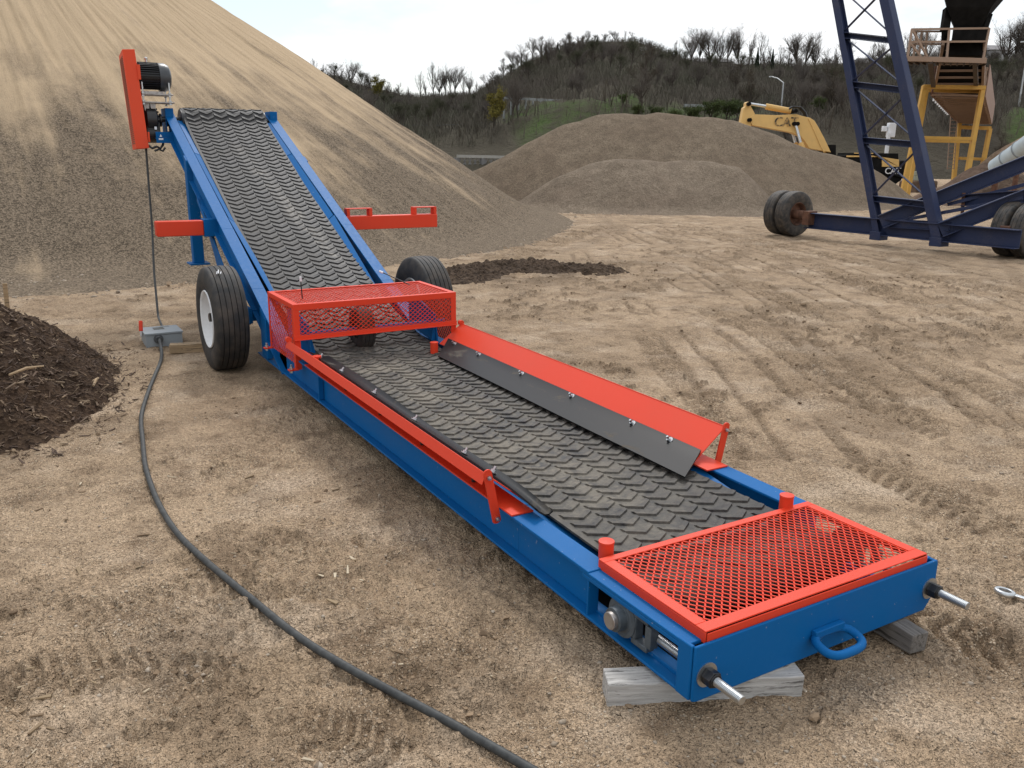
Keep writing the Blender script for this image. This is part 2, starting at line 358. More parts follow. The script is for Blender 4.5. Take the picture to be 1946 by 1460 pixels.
TR = [([onz(0, 1300), onz(240, 1285), onz(420, 1300)], .28, .07, .011),
      ([onz(380, 1310), onz(640, 1395), onz(760, 1440)], .22, .06, .010),
      ([onz(130, 1180), onz(330, 1130), onz(560, 1010)], .28, .07, .008),
      ([onz(420, 870), onz(520, 800), onz(640, 745)], .26, .07, .007),
      ([onz(1946, 880), onz(1790, 820), onz(1560, 700), onz(1380, 600), onz(1200, 540)], .42, .11, .017),
      ([onz(1946, 770), onz(1700, 660), onz(1480, 560), onz(1330, 490), onz(1260, 440)], .42, .12, .018),
      ([onz(1360, 800), onz(1290, 720), onz(1230, 640)], .32, .10, .014),
      ([onz(1946, 640), onz(1700, 560), onz(1480, 480), onz(1300, 430)], .5, .16, .030),
      ([onz(1900, 1000), onz(1760, 930), onz(1640, 880)], .36, .10, .014),
      ([onz(1946, 560), onz(1640, 500), onz(1350, 440)], .6, .2, .03),
      ([onz(930, 520), onz(1010, 470), onz(1110, 432)], 1.1, .22, .045),
      ([onz(1946, 1230), onz(1800, 1190), onz(1700, 1160)], .3, .09, .02)]
SW = [[onz(1100, 418), onz(1300, 432), onz(1550, 482), onz(1800, 545), onz(1946, 592)], [onz(1190, 428), onz(1370, 500), onz(1560, 600), onz(1750, 720), onz(1946, 860)],
      [onz(1090, 440), onz(1180, 500), onz(1330, 600), onz(1500, 740), onz(1640, 880)], [onz(1230, 418), onz(1450, 450), onz(1700, 500), onz(1946, 545)]]
RUTS = [(c_, w_, o_) for c_ in SW for w_, o_ in ((.10, -.75), (.07, -.45), (.12, .0), (.06, .3), (.10, .8), (.07, 1.3))]
def Hmain(x, y):
    d = np.hypot(x-CAM[0], y-CAM[1])
    flat = smooth(1.05, .62, np.abs(x))*smooth(-.3, -.05, y)*smooth(10, 9, y)
    h = .030*fbm(x*.45, y*.45, 4, 3)+.016*fbm(x*1.9, y*1.9, 4, 5)
    rid = 1-np.abs(fbm(x*4.2, y*4.2, 4, 11)); patchy = smooth(.0, .35, fbm(x*.8, y*.8, 3, 21))
    h = h+.030*(rid-.75)*(.25+patchy)+.017*fbm(x*11, y*11, 3, 31)*(.5+patchy)+.018*fbm(x*27, y*27, 3, 35)*smooth(16, 5, d)*(.5+patchy)-.016*np.abs(fbm(x*6.5, y*9.5, 3, 37))*smooth(20, 6, d)
    cl = fbm(x*7, y*7, 3, 41); h = h+.030*np.clip(cl-.42, 0, 1)*(.4+patchy)
    return h*(1-.65*flat)
def Hfull(x, y):
    h = Hmain(x, y); k = np.zeros_like(x)
    for p, w, pi, de in TR:
        a, b = track(x, y, p, w, pi, de); h = h+a; k = np.maximum(k, b)
    for p, w, o_ in RUTS:
        a, b = track(x, y, p, w, 0, .018, o_, .42); h = h+a; k = np.maximum(k, b)
    # churned mud right of the tail and ruts in the yard
    mud = smooth(.75, .2, np.hypot((x-.75)/.75, (y+.25)/.45)); h = h+mud*.03*fbm(x*9, y*9, 4, 61); k = np.maximum(k, mud*.5)
    bx, by = onz(1010, 520)[:2]; mud2 = smooth(1.1, .3, np.hypot((x-bx)/3.6, (y-by)/1.5)); n = fbm(x*2.2, y*2.2, 4, 71)
    k = np.maximum(k, mud2*smooth(-.25, .35, n)*.85); h = h+mud2*.05*n
    bx, by = onz(1720, 640)[:2]; mud3 = smooth(1.1, .2, np.hypot((x-bx)/2.4, (y-by)/1.3)); k = np.maximum(k, mud3*smooth(-.05, .5, n)*.6)
    k = np.maximum(k, smooth(.15, .55, fbm(x*1.5, y*1.5, 5, 81))*.42)
    # torn clods: damp crumbs thrown up in patches
    xr = x*.86+y*.5; yr = -x*.5+y*.86; pch = smooth(-.15, .45, fbm(x*.55+5, y*.55, 4, 103)); n5 = fbm(xr*4.5, yr*8.0, 5, 101, .62)
    cd = smooth(.25, .36, n5)*pch; k = np.maximum(k, cd*.62); h = h+.032*cd+.022*np.clip(fbm(xr*13, yr*20, 3, 107), 0, 1)*pch
    # wear streaks curving round the toe of the sand pile
    rr = np.hypot(x+3.1, y-27.7); st = smooth(.15, .6, fbm(rr*3.0, np.arctan2(y-27.7, x+2.2)*4, 3, 83))*smooth(17, 18.5, rr)*smooth(32, 24, rr)
    k = np.maximum(k, st*.38)
    return h, k
A0 = math.atan2(CF[1], CF[0])
ang = np.concatenate([np.linspace(-math.pi, -.78, 50, endpoint=False), np.linspace(-.78, .78, 1150), np.linspace(.78, math.pi, 50)[1:]])
rad = np.concatenate([[.05, .6], np.geomspace(1.1, 45, 720), np.geomspace(47, 1500, 40)])
RR, AA = np.meshgrid(rad, ang, indexing='ij')
gx = CAM[0]+RR*np.cos(A0+AA); gy = CAM[1]+RR*np.sin(A0+AA)
gh, gk = Hfull(gx, gy); gh = gh*smooth(70, 40, RR)
gr = grid('ground', gx, gy, gh, GROUND, kind='structure', attrs={'damp': gk})
def gz(x, y): return float(Hfull(np.array([x], float), np.array([y], float))[0][0])
# ------------------------------------------------------------------ pebbles and chips lying about (uncountable)
def stones(n, xs, ys, rs, seed):
    g = np.random.default_rng(seed); ico = bmesh.new(); bmesh.ops.create_icosphere(ico, subdivisions=1, radius=1); bv = np.array([v.co for v in ico.verts]); bf = np.array([[v.index for v in f.verts] for f in ico.faces]); ico.free()
    k = len(bv); z = Hfull(xs, ys)[0]
    V = bv[None]*(1+.25*g.normal(size=(n, k, 1)))*rs[:, None, None]*np.stack([g.uniform(.7, 1.4, n), g.uniform(.7, 1.4, n), g.uniform(.4, .8, n)], -1)[:, None, :]
    V = V+np.stack([xs, ys, z+rs*.15], -1)[:, None, :]
    F = (bf[None]+(np.arange(n)*k)[:, None, None]).reshape(-1, 3); return V.reshape(-1, 3), F
def pebble_mat():
    m = Mat('pebbles'); o = m.pos(); v = m.n('ShaderNodeTexVoronoi', {'Vector': o, 'Scale': 18.0}); s = m.n('ShaderNodeSeparateColor', {0: v.outputs['Color']})
    return m.set(col=m.mix(s.outputs[0], m.mix(s.outputs[1], (.12, .09, .065), (.25, .19, .13)), (.42, .35, .27)), rough=.9)
n = 9000; t = rng.uniform(0, 1, n)**1.6; dd = 1.5+t*14; aa = A0+rng.uniform(-.72, .72, n)
px_, py_ = CAM[0]+dd*np.cos(aa), CAM[1]+dd*np.sin(aa); ok = ~((np.abs(px_) < .62) & (py_ > 0) & (py_ < 9))
keep = ok & ((vnoise(px_*1.3, py_*1.3, 5) > .45) | (rng.uniform(size=n) < .25)); px_, py_ = px_[keep], py_[keep]
v, f = stones(len(px_), px_, py_, rng.lognormal(-5.5, .42, len(px_)).clip(.002, .016), 3)
pb = npmesh('pebbles', v, f, pebble_mat(), kind='stuff')
n = 26000; t = rng.uniform(0, 1, n)**1.5; dd = 1.6+t*15; aa = A0+rng.uniform(-.74, .74, n)
cx0, cy0 = CAM[0]+dd*np.cos(aa), CAM[1]+dd*np.sin(aa); kq = Hfull(cx0, cy0)[1]; ok = ~((np.abs(cx0) < .64) & (cy0 > -.02) & (cy0 < 9.3)) & (rng.uniform(size=n) < np.clip((kq-.12)*2.2, 0.01, 1)) & (np.hypot(cx0+1.2, cy0-7.06) > .3)
cx0, cy0 = cx0[ok], cy0[ok]; v, f = stones(len(cx0), cx0, cy0, rng.lognormal(-4.9, .42, len(cx0)).clip(.003, .021)*np.interp(np.hypot(cx0-CAM[0], cy0-CAM[1]), [2, 6, 14], [.8, 1., 1.5]), 8)
def crumb_mat():
    m = Mat('soil_crumbs'); s_ = m.n('ShaderNodeSeparateColor', {0: m.n('ShaderNodeTexVoronoi', {'Vector': m.pos(), 'Scale': 9.0}).outputs['Color']}); return m.set(col=m.mix(s_.outputs[0], (.13, .09, .058), (.30, .215, .14)), rough=.95, spec=.1)
npmesh('soil_crumbs', v, f, crumb_mat(), kind='stuff', smooth=False)
n = 5200; ta = rng.uniform(-2.2, -.35, n); tr_ = 16.6*(.95+.02*rng.normal(size=n)+np.abs(rng.normal(0, .035, n))); tx_, ty_2 = -2.95+tr_*np.cos(ta), 27.7+tr_*np.sin(ta); tz_ = np.maximum(0, .10*(1.0-(tr_/16.6-.95)/.05))
v, f = stones(n, tx_, ty_2, rng.lognormal(-4.2, .4, n).clip(.006, .05), 9); v[:, 2] += np.repeat(tz_, 12)
npmesh('rolled_stones', v, f, pebble_mat(), kind='stuff')
def chips(n, cx, cy, sx, sy, zf, seed, lmin=.02, lmax=.09, tilt=.5):
    g = np.random.default_rng(seed); x = cx+sx*g.normal(size=n); y = cy+sy*g.normal(size=n); return chips_at(x, y, zf(x, y), g, lmin, lmax, tilt)
def chips_at(x, y, z, g, lmin, lmax, tilt):
    n = len(x); l = g.uniform(lmin, lmax, n)*g.uniform(.4, 1, n); w = l*g.uniform(.08, .3, n); h = w*.35
    a = g.uniform(0, 6.28, n); ti = g.normal(0, tilt, n)
    ex = np.stack([np.cos(a)*np.cos(ti), np.sin(a)*np.cos(ti), np.sin(ti)], -1); ey = np.stack([-np.sin(a), np.cos(a), np.zeros(n)], -1); ez = np.cross(ex, ey)
    c = np.stack([x, y, z+h*.6+np.abs(np.sin(ti))*l*.3], -1); V = []
    for sx_, sy_, sz_ in ((-1,-1,-1),(1,-.5,-1),(1,.5,-1),(-1,1,-1),(-1,-1,1),(1,-.5,1),(1,.5,1),(-1,1,1)):
        V.append(c+ex*(l/2*sx_)[:, None]+ey*(w/2*sy_)[:, None]+ez*(h/2*sz_)[:, None])
    V = np.stack(V, 1); q = np.array([(3,2,1,0),(4,5,6,7),(0,1,5,4),(1,2,6,5),(2,3,7,6),(3,0,4,7)])
    return V.reshape(-1, 3), (q[None]+(np.arange(n)*8)[:, None, None]).reshape(-1, 4)
def chip_mat(name, a, b, c_):
    m = Mat(name); v = m.n('ShaderNodeTexVoronoi', {'Vector': m.pos(), 'Scale': 11.0}); s = m.n('ShaderNodeSeparateColor', {0: v.outputs['Color']})
    return m.set(col=m.mix(m.ramp(s.outputs[0], (.7, 0.), (.95, 1.)), m.mix(s.outputs[1], a, b), c_), rough=.9)
g2 = np.random.default_rng(12); cxs = []; 
for (a, b, sd_, k) in ((590, 1060, .16, 70), (40, 1350, .1, 25), (100, 1250, .3, 40), (260, 1180, .8, 60), (260, 900, .5, 70), (700, 1250, .5, 30), (1200, 1380, .5, 25), (880, 900, .8, 40)):
    q = onz(a, b); cxs.append(np.stack([q[0]+sd_*g2.normal(size=k), q[1]+sd_*g2.normal(size=k)], -1))
cxs = np.concatenate(cxs); v, f = chips_at(cxs[:, 0], cxs[:, 1], Hfull(cxs[:, 0], cxs[:, 1])[0], g2, .015, .075, .12)
sc = npmesh('wood_splinters', v, f, chip_mat('splinter_wood', (.16, .105, .06), (.3, .22, .13), (.5, .42, .3)), kind='stuff', smooth=False)
# ================================================================== PILES
PC = np.array([-2.95, 27.7]); PR, PH = 16.6, 10.25
th = np.linspace(-math.pi, math.pi, 900, endpoint=False)+.0; th = np.concatenate([np.linspace(-2.35, -.1, 800, endpoint=False), np.linspace(-.1, 2*math.pi-2.35, 160, endpoint=False)])
rr = np.concatenate([np.linspace(.01, .55, 60, endpoint=False), np.linspace(.55, 1.16, 260)])*PR
RG, TG = np.meshgrid(rr, th, indexing='ij')
un = RG/PR; edge = 1-.075*smooth(-1.28, -1.62, TG)*smooth(-3.2, -2.4, TG)+.02*np.sin(TG*3+1)+.03*fbm(TG*2.2, TG*0+2, 3, 7)
zz = PH*(1-un/edge); zz = np.where(zz > .45, zz, .45*np.exp((zz-.45)/.45))-.02    # toe flares into the yard
zz = zz-.36*smooth(1.0, 1.16, un)
zz = zz+(.06*fbm(TG*40, RG*.22, 4, 13)+.035*fbm(TG*120, RG*.5, 3, 17)+.06*fbm(RG*.6*np.cos(TG), RG*.6*np.sin(TG), 4, 19))*smooth(.02, .4, zz)
pxg = PC[0]+RG*np.cos(TG); pyg = PC[1]+RG*np.sin(TG)
o = grid('sand_pile', pxg, pyg, zz, SAND, wrap=True)
# move the origin to the pile's axis so the streaks fan from it
off = o.location-Vector((PC[0], PC[1], 0)); o.data.transform(Matrix.Translation(off)); o.location = (PC[0], PC[1], 0)
tag(o, 'huge streaked cone of tan sand towering behind the raised end of the blue conveyor', 'sand pile')
UH = np.array([.862, -.507]); FH = np.array([.507, .862])
def heap(name, ridge, tz, front, back, mat, label, cat, seed, n=(260, 150), rough=.10, slope=.66, ext=3.0, cap=.5):
    "heap with a ridge line: ridge = photo points of its crest at depth tz"
    P = np.array([at(a, b, tz) for a, b in ridge]); u = (P[:, :2]-CAM[:2])@UH; z = P[:, 2]; w0 = float(((P[:, :2]-CAM[:2])@FH).mean())
    ug = np.linspace(u.min()-ext, u.max()+ext, n[0]); wg = np.linspace(w0-front, w0+back, n[1])
    hz = np.interp(ug, u, z); hz = np.where(ug < u.min(), z[0]-slope*(u.min()-ug), hz); hz = np.where(ug > u.max(), z[-1]-slope*(ug-u.max()), hz)
    U, Wd = np.meshgrid(ug, wg, indexing='ij'); HZ = hz[:, None]
    wc = w0+.5*fbm(U*.35, U*0+seed, 3, seed)
    d = np.abs(Wd-wc); Z = HZ-slope*(np.sqrt(d*d+cap*cap)-cap)
    Z = Z+rough*fbm(U*.7, Wd*.7, 5, seed+3)*smooth(-.2, .5, Z)
    Z = np.where(Z > .35, Z, .35*np.exp((Z-.35)/.35))-.06
    X = CAM[0]+U*UH[0]+Wd*FH[0]; Y = CAM[1]+U*UH[1]+Wd*FH[1]
    return tag(grid(name, X, Y, np.maximum(Z, -.4), mat), label, cat)
heap('gravel_pile', [(820, 360), (925, 312), (1000, 270), (1070, 236), (1135, 216), (1180, 215), (1225, 217), (1245, 213), (1290, 217), (1340, 221), (1400, 232), (1470, 254), (1540, 281), (1594, 295), (1643, 309), (1676, 325), (1715, 350), (1760, 385), (1810, 420)], 34, 9, 9, GRAVEL,
     'broad grey brown gravel pile with a rounded crest, in front of the yellow excavator', 'gravel pile', 5)
heap('gravel_mound', [(1000, 370), (1060, 335), (1120, 308), (1170, 299), (1230, 301), (1265, 306), (1300, 302), (1350, 304), (1400, 316), (1430, 340), (1480, 390)], 29.5, 5.5, 4, PINKGRAVEL,
     'low pinkish gravel mound spilled against the foot of the broad grey gravel pile', 'gravel pile', 9, (220, 120), .12)
heap('soil_pile', [(1700, 400), (1750, 372), (1800, 345), (1850, 318), (1890, 308), (1946, 330), (2050, 380)], 36, 7, 6, BROWNSOIL,
     'dark brown soil pile beneath the yellow legs of the tall conveyor gantry', 'soil pile', 15, (160, 100), .18, .6)
heap('sand_heap', [(1860, 330), (1900, 290), (1946, 258), (2020, 215), (2150, 160), (2300, 180)], 52, 12, 12, BROWNSOIL if False else gravel_mat('tan_sand', (.20, .14, .09), (.36, .26, .18), 6),
     'tan sand heap at the right edge behind the white pipe', 'sand pile', 25, (120, 90), .15, .62)
# churned berm of dark clods behind the right wheel
def clods(name, pts, w, h, mat, label, cat, seed):
    P = np.array([onz(*p)[:2] for p in pts]); X0, X1 = P[:, 0].min()-w, P[:, 0].max()+w; Y0, Y1 = P[:, 1].min()-w, P[:, 1].max()+w
    X, Y = np.meshgrid(np.linspace(X0, X1, 260), np.linspace(Y0, Y1, 200), indexing='ij'); D = np.full(X.shape, 9.)
    for a, b in zip(P[:-1], P[1:]):
        d = b-a; t = np.clip(((X-a[0])*d[0]+(Y-a[1])*d[1])/(d@d), 0, 1); D = np.minimum(D, np.hypot(X-a[0]-t*d[0], Y-a[1]-t*d[1]))
    e = np.clip(1-D/w, 0, 1); n1 = fbm(X*2.5, Y*2.5, 4, seed); n2 = fbm(X*9, Y*9, 3, seed+5)
    Z = h*(e**1.2)*(1+.9*n1)+.09*np.abs(n2)*smooth(0, .4, e)-.07*(1-smooth(.0, .25, e+.25*n1))-.012
    return tag(grid(name, X, Y, Z, mat), label, cat)
clods('soil_berm', [(862, 528), (930, 510), (1010, 506), (1060, 512), (1125, 514)], .70, .10, SOIL, 'low berm of churned dark soil clods on the sand behind the right wheel', 'soil heap', 33)
# mulch heap
MC = np.array([-3.0, 6.15])
X, Y = np.meshgrid(np.linspace(-4.6, -1.5, 240), np.linspace(3.2, 9.2, 300), indexing='ij')
def mulch_h(x, y):
    e = np.hypot((x-MC[0])/1.22, (y-MC[1])/2.15)*(1+.10*fbm(x*1.3, y*1.3, 3, 45)); b = .82*np.clip(1-e, -.4, 1)
    b = np.where(b > 0, b+.05*smooth(0, .2, b), b)
    return b+(.13*fbm(x*3.1, y*3.1, 4, 43)+.05*fbm(x*12, y*12, 3, 47))*smooth(-.05, .2, b)-.02
mh = mulch_h(X, Y); mp_ = thing('mulch_pile', (MC[0], MC[1], 0), 'heap of dark shredded bark mulch on the sand at the left edge', 'mulch pile')
grid('heap_body', X, Y, np.maximum(mh, -.2), MULCH, mp_)
gm = np.random.default_rng(5); n = 15000; xs = gm.uniform(-4.3, -1.2, n); ys = gm.uniform(3.2, 9.2, n); hh = mulch_h(xs, ys); k = (hh > .0) | ((hh > -.22) & (gm.uniform(size=n) < .9*np.exp(hh*14))); hh = np.maximum(hh, Hfull(xs, ys)[0])
v, f = chips_at(xs[k], ys[k], hh[k], gm, .02, .085, .35)
npmesh('bark_chips', v, f, chip_mat('bark_chip', (.05, .03, .02), (.115, .072, .045), (.26, .18, .11)), mp_, kind='stuff', smooth=False)
k2 = k & (ys < 5.4) & (gm.uniform(size=n) < .38); v, f = chips_at(xs[k2], ys[k2], hh[k2]+.008, gm, .02, .10, .3)
npmesh('straw_splinters', v, f, chip_mat('pale_splinter', (.075, .048, .03), (.15, .10, .06), (.30, .22, .14)), mp_, kind='stuff', smooth=False)
for (a, b, da, L, zz_) in ((182, 722, 1.3, .20, .14), (50, 700, .5, .24, .42)):
    mb = MB(); q = onz(a, b, zz_); z0 = max(zz_-.02, float(mulch_h(np.array([q[0]]), np.array([q[1]]))[0])+.015)
    mb.tube([(q[0]-L/2*math.cos(da), q[1]-L/2*math.sin(da), z0), (q[0], q[1], z0+.02), (q[0]+L/2*math.cos(da), q[1]+L/2*math.sin(da), z0+.01)], [.008, .012, .006], 6)
    part('stick', mb, TANWOOD, mp_)
# wooden stake behind the mulch
q = onz(14, 586); mb = MB(); mb.beam((q[0], q[1], -.05), (q[0]+.01, q[1], .30), .05, .03, (0,1,0)); o = part('wooden_stake', mb, TANWOOD, None, .003)
tag(o, 'short wooden stake standing in the sand behind the mulch heap', 'stake')
# ================================================================== THE BLUE CONVEYOR
CV = thing('portable_conveyor', (0, 4.5, 0), 'blue portable belt conveyor with red guards and black chevron belt on two wheels', 'conveyor')
# side rails: I-beams, level part then incline
def zt(y): return float(np.interp(y, [.55, 1.2, 4.85, 5.66, 6.68, 9.36], [.302, .308, .344, .70, 1.135, 2.285]))
BELTY, BELTZ = [5.5, 5.75, 6.2, 6.9, 7.6, 8.3, 8.8, 9.08], [.612, .70, .875, 1.175, 1.49, 1.81, 2.045, 2.195]
def bz(y): return float(np.interp(y, BELTY, BELTZ))
def zb(y): return .096+.008*y
INCL = [(4.85, .345), (5.66, .70), (6.68, 1.135), (9.36, 2.285)]
for s in (-1, 1):
    mb = MB(); ys = [.60, 4.95]
    def strip(x0, x1, ya, yb, f0, f1, th_):   # plate following z line
        mb.hexa([(x0,ya,f0-th_),(x1,ya,f0-th_),(x1,yb,f1-th_),(x0,yb,f1-th_),(x0,ya,f0),(x1,ya,f0),(x1,yb,f1),(x0,yb,f1)])
    xo, xi, xw = s*.655, s*.545, s*.598
    strip(min(xo,xi), max(xo,xi), .60, 1.2, zt(.6), zt(1.2), .013); strip(min(xo,xi), max(xo,xi), 1.2, 4.845, zt(1.2), zt(4.845), .013)
    mb.hexa([(min(xw,xw+s*.012),.62,zb(.6)+.0135),(max(xw,xw+s*.012),.62,zb(.6)+.0135),(max(xw,xw+s*.012),1.2,zb(1.2)+.0135),(min(xw,xw+s*.012),1.2,zb(1.2)+.0135),(min(xw,xw+s*.012),.62,zt(.62)-.0145),(max(xw,xw+s*.012),.62,zt(.62)-.0145),(max(xw,xw+s*.012),1.2,zt(1.2)-.0145),(min(xw,xw+s*.012),1.2,zt(1.2)-.0145)])
    mb.hexa([(min(xw,xw+s*.012),1.2,zb(1.2)+.0135),(max(xw,xw+s*.012),1.2,zb(1.2)+.0135),(max(xw,xw+s*.012),5.05,zb(5.05)+.0135),(min(xw,xw+s*.012),5.05,zb(5.05)+.0135),(min(xw,xw+s*.012),1.2,zt(1.2)-.0145),(max(xw,xw+s*.012),1.2,zt(1.2)-.0145),(max(xw,xw+s*.012),5.05,zt(4.85)-.0145),(min(xw,xw+s*.012),5.05,zt(4.85)-.0145)])
    strip(min(xo,s*.545), max(xo,s*.545), .012, 5.6, zb(0)+.012, zb(5.6)+.012, .012)
    for (a, b) in zip(INCL[:-1], INCL[1:]):
        strip(min(xo,xi), max(xo,xi), a[0], b[0], a[1], b[1], .013)
        strip(min(xw,xw+s*.012), max(xw,xw+s*.012), a[0], b[0], a[1]-.0145, b[1]-.0145, .20)
        strip(min(xo,s*.56), max(xo,s*.56), a[0], b[0], a[1]-.216, b[1]-.216, .012)
    # stiffener by the cage, web end at the tail slot
    mb.box(min(s*.613,s*.65), max(s*.613,s*.65), 3.92, 3.935, zb(4)+.0145, zt(3.9)-.015)
    mb.hexa([(s*.612,5.25,.16),(s*.66,5.25,.16),(s*.66,5.42,.16),(s*.612,5.42,.16),(s*.612,5.25,.50),(s*.66,5.25,.50),(s*.66,5.42,.58),(s*.612,5.42,.58)])
    part('side_rail', mb, BLUE, CV, .003)
    # inner pan plate beside the belt
    mb = MB()
    def inner(ya, yb, g0, g1, d0=.004, d1=.004):     # outer edge g from the flange, inner edge under the belt
        q = []
        for y, g, dd in ((ya, g0, d0), (yb, g1, d1)):
            q.append(((s*.45, y, bz(y)-.020), (s*(.543-g), y, zt(y)-dd)))
        (a0, a1), (b0, b1) = q; lo = np.array([0, 0, -.006])
        mb.hexa([np.array(a0)+lo, np.array(a1)+lo, np.array(b1)+lo, np.array(b0)+lo, a0, a1, b1, b0])
    mb.hexa([(s*.43,.66,.205),(s*.50,.66,.215),(s*.538,1.30,.290),(s*.43,1.30,.262),(s*.43,.66,.211),(s*.50,.66,.221),(s*.538,1.30,.296),(s*.43,1.30,.268)])
    mb.hexa([(s*.45,1.31,.265),(s*.538,1.31,.290),(s*.538,4.3,.320),(s*.45,4.3,.300),(s*.45,1.31,.271),(s*.538,1.31,.296),(s*.538,4.3,.326),(s*.45,4.3,.306)])
    inner(5.50, 6.9, .055, .004, .05, .006); inner(6.91, 8.3, .010, .002, .010, .004); inner(8.31, 9.15, .004, .003)
    part('pan_plate', mb, BLUE, CV, .002)
# cross members under the belt
for y in (1.0, 2.0, 3.0, 4.0, 6.2, 7.4, 8.6):
    mb = MB(); z0 = zb(y)+.014 if y < 5 else zt(y)-.20
    mb.box(-.596, .596, y, y+.06, z0, z0+.06); part('cross_member', mb, BLUE, CV, .002)
mb = MB(); mb.box(-.59, .59, .02, .95, .094, .102); part('tail_shade_sheet', mb, DARKST, CV)  # dark sheet added to stand in for the shade inside the tail
# end plate
mb = MB()
mb.plate([(-.65,0,.094),(-.63,0,.088),(.60,0,.088),(.65,0,.15),(.65,0,.285),(.645,0,.301),(-.65,0,.301)], .012)
mb.box(-.656, -.640, .007, .075, .094, .300); mb.box(.640, .656, .007, .075, .15, .295)
part('end_plate', mb, BLUE, CV, .004)
# slot strips at the tail: thin top rail and slot frame
for s in (-1, 1):
    mb = MB()
    x0, x1 = sorted((s*.592, s*.655)); mb.box(x0, x1, .03, .66, .283, .297); x0, x1 = sorted((s*.645, s*.655)); mb.box(x0, x1, .03, .64, .265, .2825)
    x0, x1 = sorted((s*.597, s*.607)); mb.box(x0, x1, .02, .62, .106, .122)
    x0, x1 = sorted((s*.598, s*.650)); mb.box(x0, x1, .602, .612, .106, .282)
    part('take_up_frame', mb, BLUE, CV, .003)
    # bearing and rod
    b = MB(); c = Vector((s*.622, .40, .205))
    b.lathe([(-.02,.0),(-.02,.079),(.02,.079),(.022,.062),(.026,.06),(.026,.048),(.06,.046),(.06,.0)], c, (s,0,0), 40)
    bo = part('take_up_bearing', b, IRON, CV, .0015)
    b = MB(); b.box(min(s*.600,s*.638), max(s*.600,s*.638), .255, .345, .13, .152); b.box(min(s*.600,s*.638), max(s*.600,s*.638), .255, .345, .24, .262); b.box(min(s*.600,s*.638), max(s*.600,s*.638), .235, .268, .1525, .2395); b.box(min(s*.600,s*.638), max(s*.600,s*.638), .32, .345, .1525, .2395)
    part('bearing_yoke', b, IRON, bo, .003)
    b = MB(); b.cyl((s*.585,.40,.205), (s*.700,.40,.205), .034, 28); part('shaft_end', b, STEEL, bo, .003)
    # threaded rod: real ridges
    b = MB(); prof = [(0, 0)]; y = 0
    ya, yb = .26, -.172; nthr = 72
    prof = [(-.0, .0)]
    for i in range(nthr): prof += [(i*(ya-yb)/nthr, .0138), ((i+.25)*(ya-yb)/nthr, .0138), ((i+.5)*(ya-yb)/nthr, .0166), ((i+.75)*(ya-yb)/nthr, .0166)]
    prof += [(ya-yb, .0138), (ya-yb, 0)]
    xr = -.594 if s < 0 else .612
    b.lathe(prof, (xr, ya, .184), (0,-1,0), 16); ro = part('threaded_rod', b, ZINC, CV, smooth_ang=20)
    b = MB(); b.lathe([(0,.018),(0,.045),(.004,.045),(.004,.018)], (xr, -.0065, .184), (0,-1,0), 32); part('washer', b, ZINC, ro)
    b = MB(); b.hexnut((xr,-.011,.184), (xr,-.050,.184), .031); b.cyl((xr,-.05,.184), (xr,-.054,.184), .025, 20); part('nut', b, BLACK, ro, .002)
# tail pulley
mb = MB(); mb.cyl((-.50,.40,.19), (.50,.40,.19), .083, 36); mb.cyl((-.585,.40,.205), (.585,.40,.205), .03, 20)
part('tail_pulley', mb, STEEL, CV)
# tow eye
mb = MB(); pts = []
cx, cz = .003, .170
for i in range(33):
    a = math.pi*2*i/32; ex = .095*np.sign(math.cos(a))*abs(math.cos(a))**.6; ey = .055*np.sign(math.sin(a))*abs(math.sin(a))**.75
    pts.append((cx+ex, -.062+ey, cz-.012+(ey)*.25))
mb.tube(pts, .0165, 12, False); mb.box(cx-.085, cx+.07, -.030, -.0065, cz+.002, cz+.030)
part('tow_eye', mb, BLUE, CV, .003)
# ---- belt with moulded chevrons
def arc(c, r, a0, a1, n): return [(c[0]+r*math.cos(R(a0+(a1-a0)*i/n)), c[1]+r*math.sin(R(a0+(a1-a0)*i/n))) for i in range(n+1)]
top = arc((.40,.19), .094, 180, 95, 8)+[(.62,.279),(.9,.283),(1.3,.291),(1.8,.297),(2.6,.306),(3.4,.315),(4.0,.328),(4.35,.348),(4.65,.385),(4.95,.437),(5.25,.520),(5.5,.606),(5.75,.70),(6.2,.875),(6.9,1.175),(7.6,1.49),(8.3,1.81),(8.8,2.045),(9.08,2.195)]
top += arc((9.27,2.135), .20, 122, -60, 22)
P = np.array(top); sl = np.concatenate([[0], np.cumsum(np.hypot(*np.diff(P, axis=0).T))])
ss = np.arange(0, sl[-1], .02); pyb = np.interp(ss, sl, P[:, 0]); pzb = np.interp(ss, sl, P[:, 1])
ker = np.ones(9)/9; pad = lambda a: np.convolve(np.pad(a, 4, mode='edge'), ker, 'valid')
mid = (ss > .35) & (ss < sl[-1]-.55); pyb = np.where(mid, pad(pyb), pyb); pzb = np.where(mid, pad(pzb), pzb)
ty = np.gradient(pyb, ss); tz = np.gradient(pzb, ss); tl = np.hypot(ty, tz); ty /= tl; tz /= tl
BW = .478
def bpt(s_, x, h):
    y = np.interp(s_, ss, pyb); z = np.interp(s_, ss, pzb); a = np.interp(s_, ss, ty); b = np.interp(s_, ss, tz); l = np.hypot(a, b)
    wave = .006*math.sin(s_*2.1+x*3)*(abs(x)/BW)**2
    return (x, y-b/l*(h+wave), z+a/l*(h+wave))
mb = MB(); xsb = np.linspace(-BW, BW, 13); vs = []; fs = []
for s_ in ss:
    for x in xsb: vs.append(bpt(s_, x, 0))
m_ = len(xsb); nn = len(ss)
for s_ in ss:
    for x in xsb: vs.append(bpt(s_, x, -.011))
N1 = nn*m_
